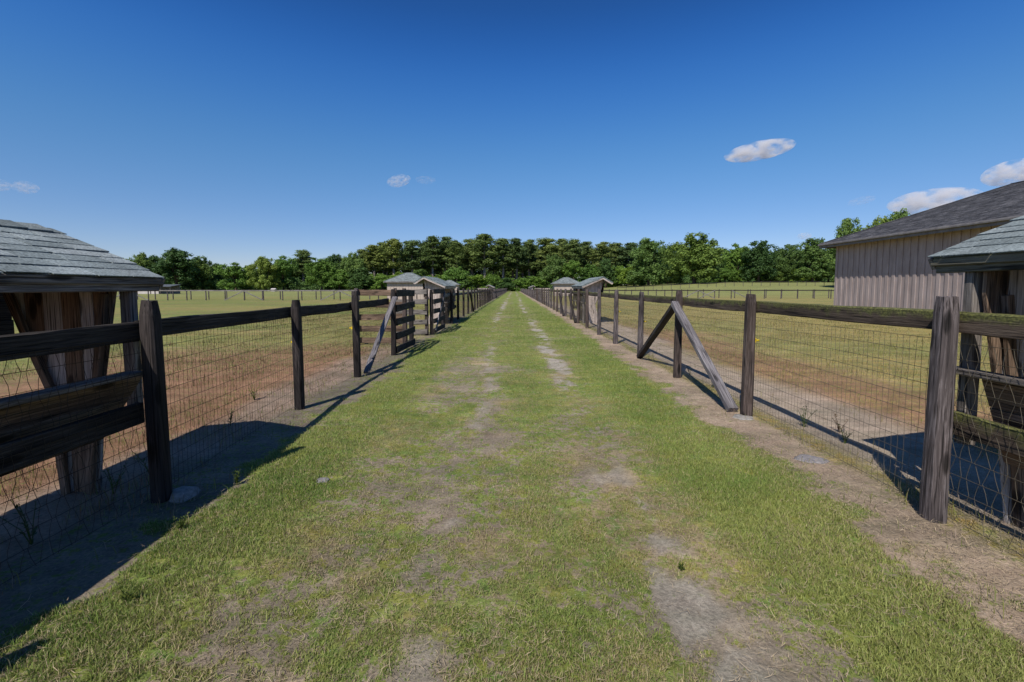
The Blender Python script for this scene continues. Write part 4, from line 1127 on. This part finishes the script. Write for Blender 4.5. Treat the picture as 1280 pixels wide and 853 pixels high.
# loose straw: on the lane thinly, thick on the strip under the right fence
n = 75000; Y = sample_y(rng, n, 1.3, 18, 1.6); X = rng.uniform(-2.6, 3.4, n)
strip = sst(2.2, 2.5, X) * sst(3.6, 3.0, X); keep = rng.random(n) < np.clip(.20 * sst(.46, .62, fbm(X, Y, .6, 4, 50)) + .05 + strip * .95, 0, 1)
X, Y = X[keep], Y[keep]; n = len(X)
H = rng.uniform(.02, .10, n); H *= np.where(np.abs(X) < 2.2, .65, .7); ex = rng.random(n) < .04; H[ex] *= 2.0; W = rng.uniform(.0011, .0024, n) * np.clip(Y / 4, 1, 3)
col = np.array([.56, .44, .30]) * rng.uniform(.4, 1.3, (n, 1)) * np.array([1, 1, 1])
tag(blade_mesh('straw', M['blade'], X, Y, H, W, col, rng, lie=True), kind='stuff', label='dry straw lying loose on the lane and under the right fence', cat='straw')

# paddock growth and sparse tufts under the fences
n = 470000; Y = sample_y(rng, n, 1.5, 50, 1.3); X = rng.uniform(2.35, 16, n) ** 1.0 * np.where(rng.random(n) < .55, -1, 1)
aX = np.abs(X); pat = fbm(X, Y, .7, 4, 60); under_f = (aX < 3.2)
walk = (X > 0) * sst(3.1, 3.4, X) * sst(5.0, 4.2, X)
pr = np.where(under_f, .10 * (pat > .52) + .015, .75 * sst(.35, .6, pat) * (1 - .93 * walk)) + (X < 0) * (aX > 2.3) * (aX < 2.75) * .10 * (pat > .5)
edge = np.abs(aX - 3.0) < .12
pr = np.where(edge, .35 * sst(.45, .6, fbm(X, Y, .5, 3, 61)), pr)
keep = (rng.random(n) < pr) & (aX < 1.3 * Y + .5); X, Y = X[keep], Y[keep]; n = len(X); aX = np.abs(X)
H = (.035 + .10 * rng.random(n) ** 2.5) * np.where(np.abs(aX - 3.0) < .14, 1.5, 1); W = rng.uniform(.003, .0055, n) * np.clip(Y / 6, 1, 4)
gb_, gg_, gv_ = ground_colour(X, Y); gc = np.where(rng.random((n, 1)) < .5, gb_, gg_)
yg, rd = np.array([.21, .22, .055]), np.array([.25, .15, .085])
kk = rng.random(n); lf = ((X < 0) & (Y < 13))
col = gc * rng.uniform(.8, 1.35, (n, 1)); col = np.where((kk < np.where(lf, .16, .30))[:, None], yg * rng.uniform(.7, 1.2, (n, 1)), col); col = np.where(((kk > .75) & lf)[:, None], rd * rng.uniform(.6, 1.3, (n, 1)), col)
tag(blade_mesh('paddock_grass', M['blade'], X, Y, H, W, np.clip(col, 0, 1), rng, .6), kind='stuff', label='sparse dry grass and dead weeds in the paddocks', cat='grass')

# single weeds
M['weed'] = leaf_mat('weed', (.05, .075, .018), (.08, .11, .025), (.12, .15, .04), .2)
M['weed_dead'] = leaf_mat('weed_dead', (.06, .035, .02), (.11, .06, .035), (.16, .10, .05), .1)
def weed(X, Y, h, mat, label, seed, name='weed_plant'):
    q = random.Random(seed); z = tz1(X, Y); t = thing(name, label, 'weed', (X, Y, z), 0)
    st = MB(); lf = MB()
    for k in range(q.randint(4, 7)):
        a = q.uniform(0, 6.28); ln = q.uniform(.1, .45) * h; hh = h * q.uniform(.55, 1)
        pts = [(0, 0, -.02), (math.cos(a) * ln * .35, math.sin(a) * ln * .35, hh * .5), (math.cos(a) * ln, math.sin(a) * ln, hh)]
        limb(st, pts, .004, .0015, 4)
        for i in range(14):
            f = q.uniform(.15, 1); b = q.uniform(0, 6.28); L_ = q.uniform(.02, .05) * (1.3 - f * .6) * (h / .3) ** .5
            p0 = Vector((math.cos(a) * ln * f ** 1.5, math.sin(a) * ln * f ** 1.5, hh * f)); d = Vector((math.cos(b), math.sin(b), q.uniform(.1, .8))).normalized(); s_ = d.cross(Vector((0, 0, 1))).normalized() * L_ * .18
            lf.add([p0, p0 + d * L_ * .5 + s_, p0 + d * L_, p0 + d * L_ * .5 - s_], [(0, 1, 2, 3)])
    st.build('stem', M[mat], t); lf.build('leaves', M[mat], t, fix=False)
weed(-3.02, 2.75, .34, 'weed', 'dark leafy weed at the bottom of the mesh, under the low rail', 1)
weed(-3.06, 3.75, .30, 'weed', 'upright weed right behind the nearest left fence post', 2)
weed(-3.12, 3.45, .26, 'weed', 'slim weed between the feeder foot and the nearest left post', 3)
weed(-3.3, 5.2, .24, 'weed', 'yellow-green weed at the edge of the left feeder shadow', 4)
weed(-3.7, 6.4, .28, 'weed', 'pale weed in the dead growth left of the second left post', 5)
weed(3.62, 4.95, .24, 'weed_dead', 'dark seedy weed at the tip of the right feeder shadow', 6)
weed(3.42, 4.6, .2, 'weed', 'small weed inside the right feeder shadow near the mesh', 7)
weed(3.35, 5.15, .3, 'weed', 'pale stalky weed behind the mesh right of the second right post', 8)
weed(3.2, 7.2, .22, 'weed', 'low weed behind the long grey brace', 9)
weed(3.25, 8.3, .2, 'weed', 'low weed behind the middle braced post on the right', 10)
weed(-2.2, 2.9, .12, 'weed', 'small bright weed on the edge of the left feeder shadow', 11)
weed(-2.25, 3.6, .13, 'weed', 'small weed clump on the lane edge opposite the nearest left post', 12)
weed(-1.95, 2.2, .10, 'weed', 'low broad weed at the lower left grass edge', 13)
weed(.96, 2.5, .06, 'weed', 'flat green rosette in the bare track at the lower right', 14)

# stones
def stone(X, Y, rx, ry, h, label, seed):
    z = tz1(X, Y); bm = bmesh.new(); bmesh.ops.create_icosphere(bm, subdivisions=3, radius=1)
    for v in bm.verts:
        k = 1 + .28 * mnoise.noise(v.co * 1.4 + Vector((seed, 0, 0))) + .1 * mnoise.noise(v.co * 5 + Vector((seed, 3, 0)))
        v.co = Vector((v.co.x * rx * k, v.co.y * ry * k, max(min(v.co.z * k, .6), -.5) * h))
    me = bpy.data.meshes.new('flat_stone'); bm.to_mesh(me); bm.free(); me.materials.append(M['stone'])
    me.polygons.foreach_set('use_smooth', [True] * len(me.polygons))
    o = bpy.data.objects.new('flat_stone', me); COL.objects.link(o); o.location = (X, Y, z); tag(o, label, 'stone')
stone(-1.59, 3.68, .055, .04, .03, 'small grey stone in the grass on the left of the lane', 1)
stone(2.78, 4.15, .14, .11, .022, 'flat pale slab sunk in the straw strip under the right fence', 2)

# ------------------------------------------------------------------ clouds: real volumes far away
def cloud(x, y, wpx, hpx, dist, dens, label, seed, tilt=0.0):
    Yd = dist; X = px(x, Yd); Z = CAM_H + (360 - y) / 569.0 * Yd
    rx, rz = wpx / 2 / 569. * Yd * .80, hpx / 2 / 569. * Yd * .85; ry = rx * .8
    bm = bmesh.new(); bmesh.ops.create_icosphere(bm, subdivisions=4, radius=1)
    for v in bm.verts: v.co = Vector((v.co.x * rx * 1.35, v.co.y * ry * 1.35, v.co.z * rz * 1.5))
    me = bpy.data.meshes.new('cloud'); bm.to_mesh(me); bm.free()
    m = bpy.data.materials.new('cloud_vapour_%d' % seed); m.use_nodes = True; N, L = m.node_tree.nodes, m.node_tree.links; N.clear()
    tc = N.new('ShaderNodeTexCoord'); mp = N.new('ShaderNodeMapping'); mp.inputs['Scale'].default_value = (1 / rx, 1 / ry, 1 / rz)
    L.new(tc.outputs['Object'], mp.inputs[0])
    sx = N.new('ShaderNodeSeparateXYZ'); L.new(mp.outputs[0], sx.inputs[0])
    mn = N.new('ShaderNodeMath'); mn.operation = 'MINIMUM'; mn.inputs[1].default_value = 0; L.new(sx.outputs[2], mn.inputs[0])
    zf_ = N.new('ShaderNodeMath'); zf_.operation = 'MULTIPLY_ADD'; zf_.inputs[1].default_value = 1.6; L.new(mn.outputs[0], zf_.inputs[0]); L.new(sx.outputs[2], zf_.inputs[2])
    cb = N.new('ShaderNodeCombineXYZ'); L.new(sx.outputs[0], cb.inputs[0]); L.new(sx.outputs[1], cb.inputs[1]); L.new(zf_.outputs[0], cb.inputs[2])
    ln = N.new('ShaderNodeVectorMath'); ln.operation = 'LENGTH'; L.new(cb.outputs[0], ln.inputs[0])
    n = N.new('ShaderNodeTexNoise'); n.noise_dimensions = '4D'; n.inputs['W'].default_value = seed * 3.7; n.inputs['Scale'].default_value = 2.0 / rx; n.inputs['Detail'].default_value = 5; n.inputs['Roughness'].default_value = .62
    mp2 = N.new('ShaderNodeMapping'); mp2.inputs['Scale'].default_value = (1, 1, 1.7); L.new(tc.outputs['Object'], mp2.inputs[0]); L.new(mp2.outputs[0], n.inputs['Vector'])
    a = N.new('ShaderNodeMath'); a.operation = 'MULTIPLY_ADD'; a.inputs[1].default_value = 2.8; a.inputs[2].default_value = -.72; L.new(n.outputs[0], a.inputs[0])
    s = N.new('ShaderNodeMath'); s.operation = 'SUBTRACT'; L.new(a.outputs[0], s.inputs[0]); L.new(ln.outputs[0], s.inputs[1])
    r = N.new('ShaderNodeMapRange'); r.inputs['From Min'].default_value = -.05; r.inputs['From Max'].default_value = .8; r.inputs['To Max'].default_value = 1
    L.new(s.outputs[0], r.inputs['Value'])
    pw = N.new('ShaderNodeMath'); pw.operation = 'POWER'; pw.inputs[1].default_value = 2.0; L.new(r.outputs[0], pw.inputs[0])
    dm = N.new('ShaderNodeMath'); dm.operation = 'MULTIPLY'; dm.inputs[1].default_value = dens * 3.2; L.new(pw.outputs[0], dm.inputs[0])
    v = N.new('ShaderNodeVolumePrincipled'); v.inputs['Color'].default_value = (.97, .96, .98, 1); v.inputs['Anisotropy'].default_value = 0.0
    L.new(dm.outputs[0], v.inputs['Density']); out = N.new('ShaderNodeOutputMaterial'); L.new(v.outputs[0], out.inputs['Volume'])
    me.materials.append(m); o = bpy.data.objects.new('cloud', me); COL.objects.link(o); o.location = (X, Yd, Z); o.rotation_euler = (0, tilt, 0)
    tag(o, label, 'cloud', 'small clouds in the blue sky', kind='thing')
cloud(942, 193, 76, 15, 2500, .022, 'bright elongated cloud high on the right, clear of everything', 1, -.13)
cloud(1160, 254, 92, 24, 2500, .016, 'long cloud resting just above the barn roof slope', 2, -.05)
cloud(1262, 219, 70, 26, 2500, .018, 'cloud cut by the right edge above the barn ridge', 3, -.1)
cloud(1002, 296, 16, 7, 2500, .02, 'tiny cloud low over the trees by the barn', 4)
cloud(1070, 253, 30, 8, 2500, .004, 'barely visible wisp left of the long barn cloud', 5, -.2)
cloud(501, 229, 28, 11, 2500, .014, 'small comma-shaped wisp left of centre', 6, -.25)
cloud(534, 228, 24, 7, 2500, .004, 'faint wisp trailing right of the comma-shaped one', 7)
cloud(8, 234, 26, 12, 2500, .008, 'faint cloud at the left picture edge', 8)
cloud(42, 237, 26, 12, 2500, .009, 'small hazy cloud second from the left edge', 9)
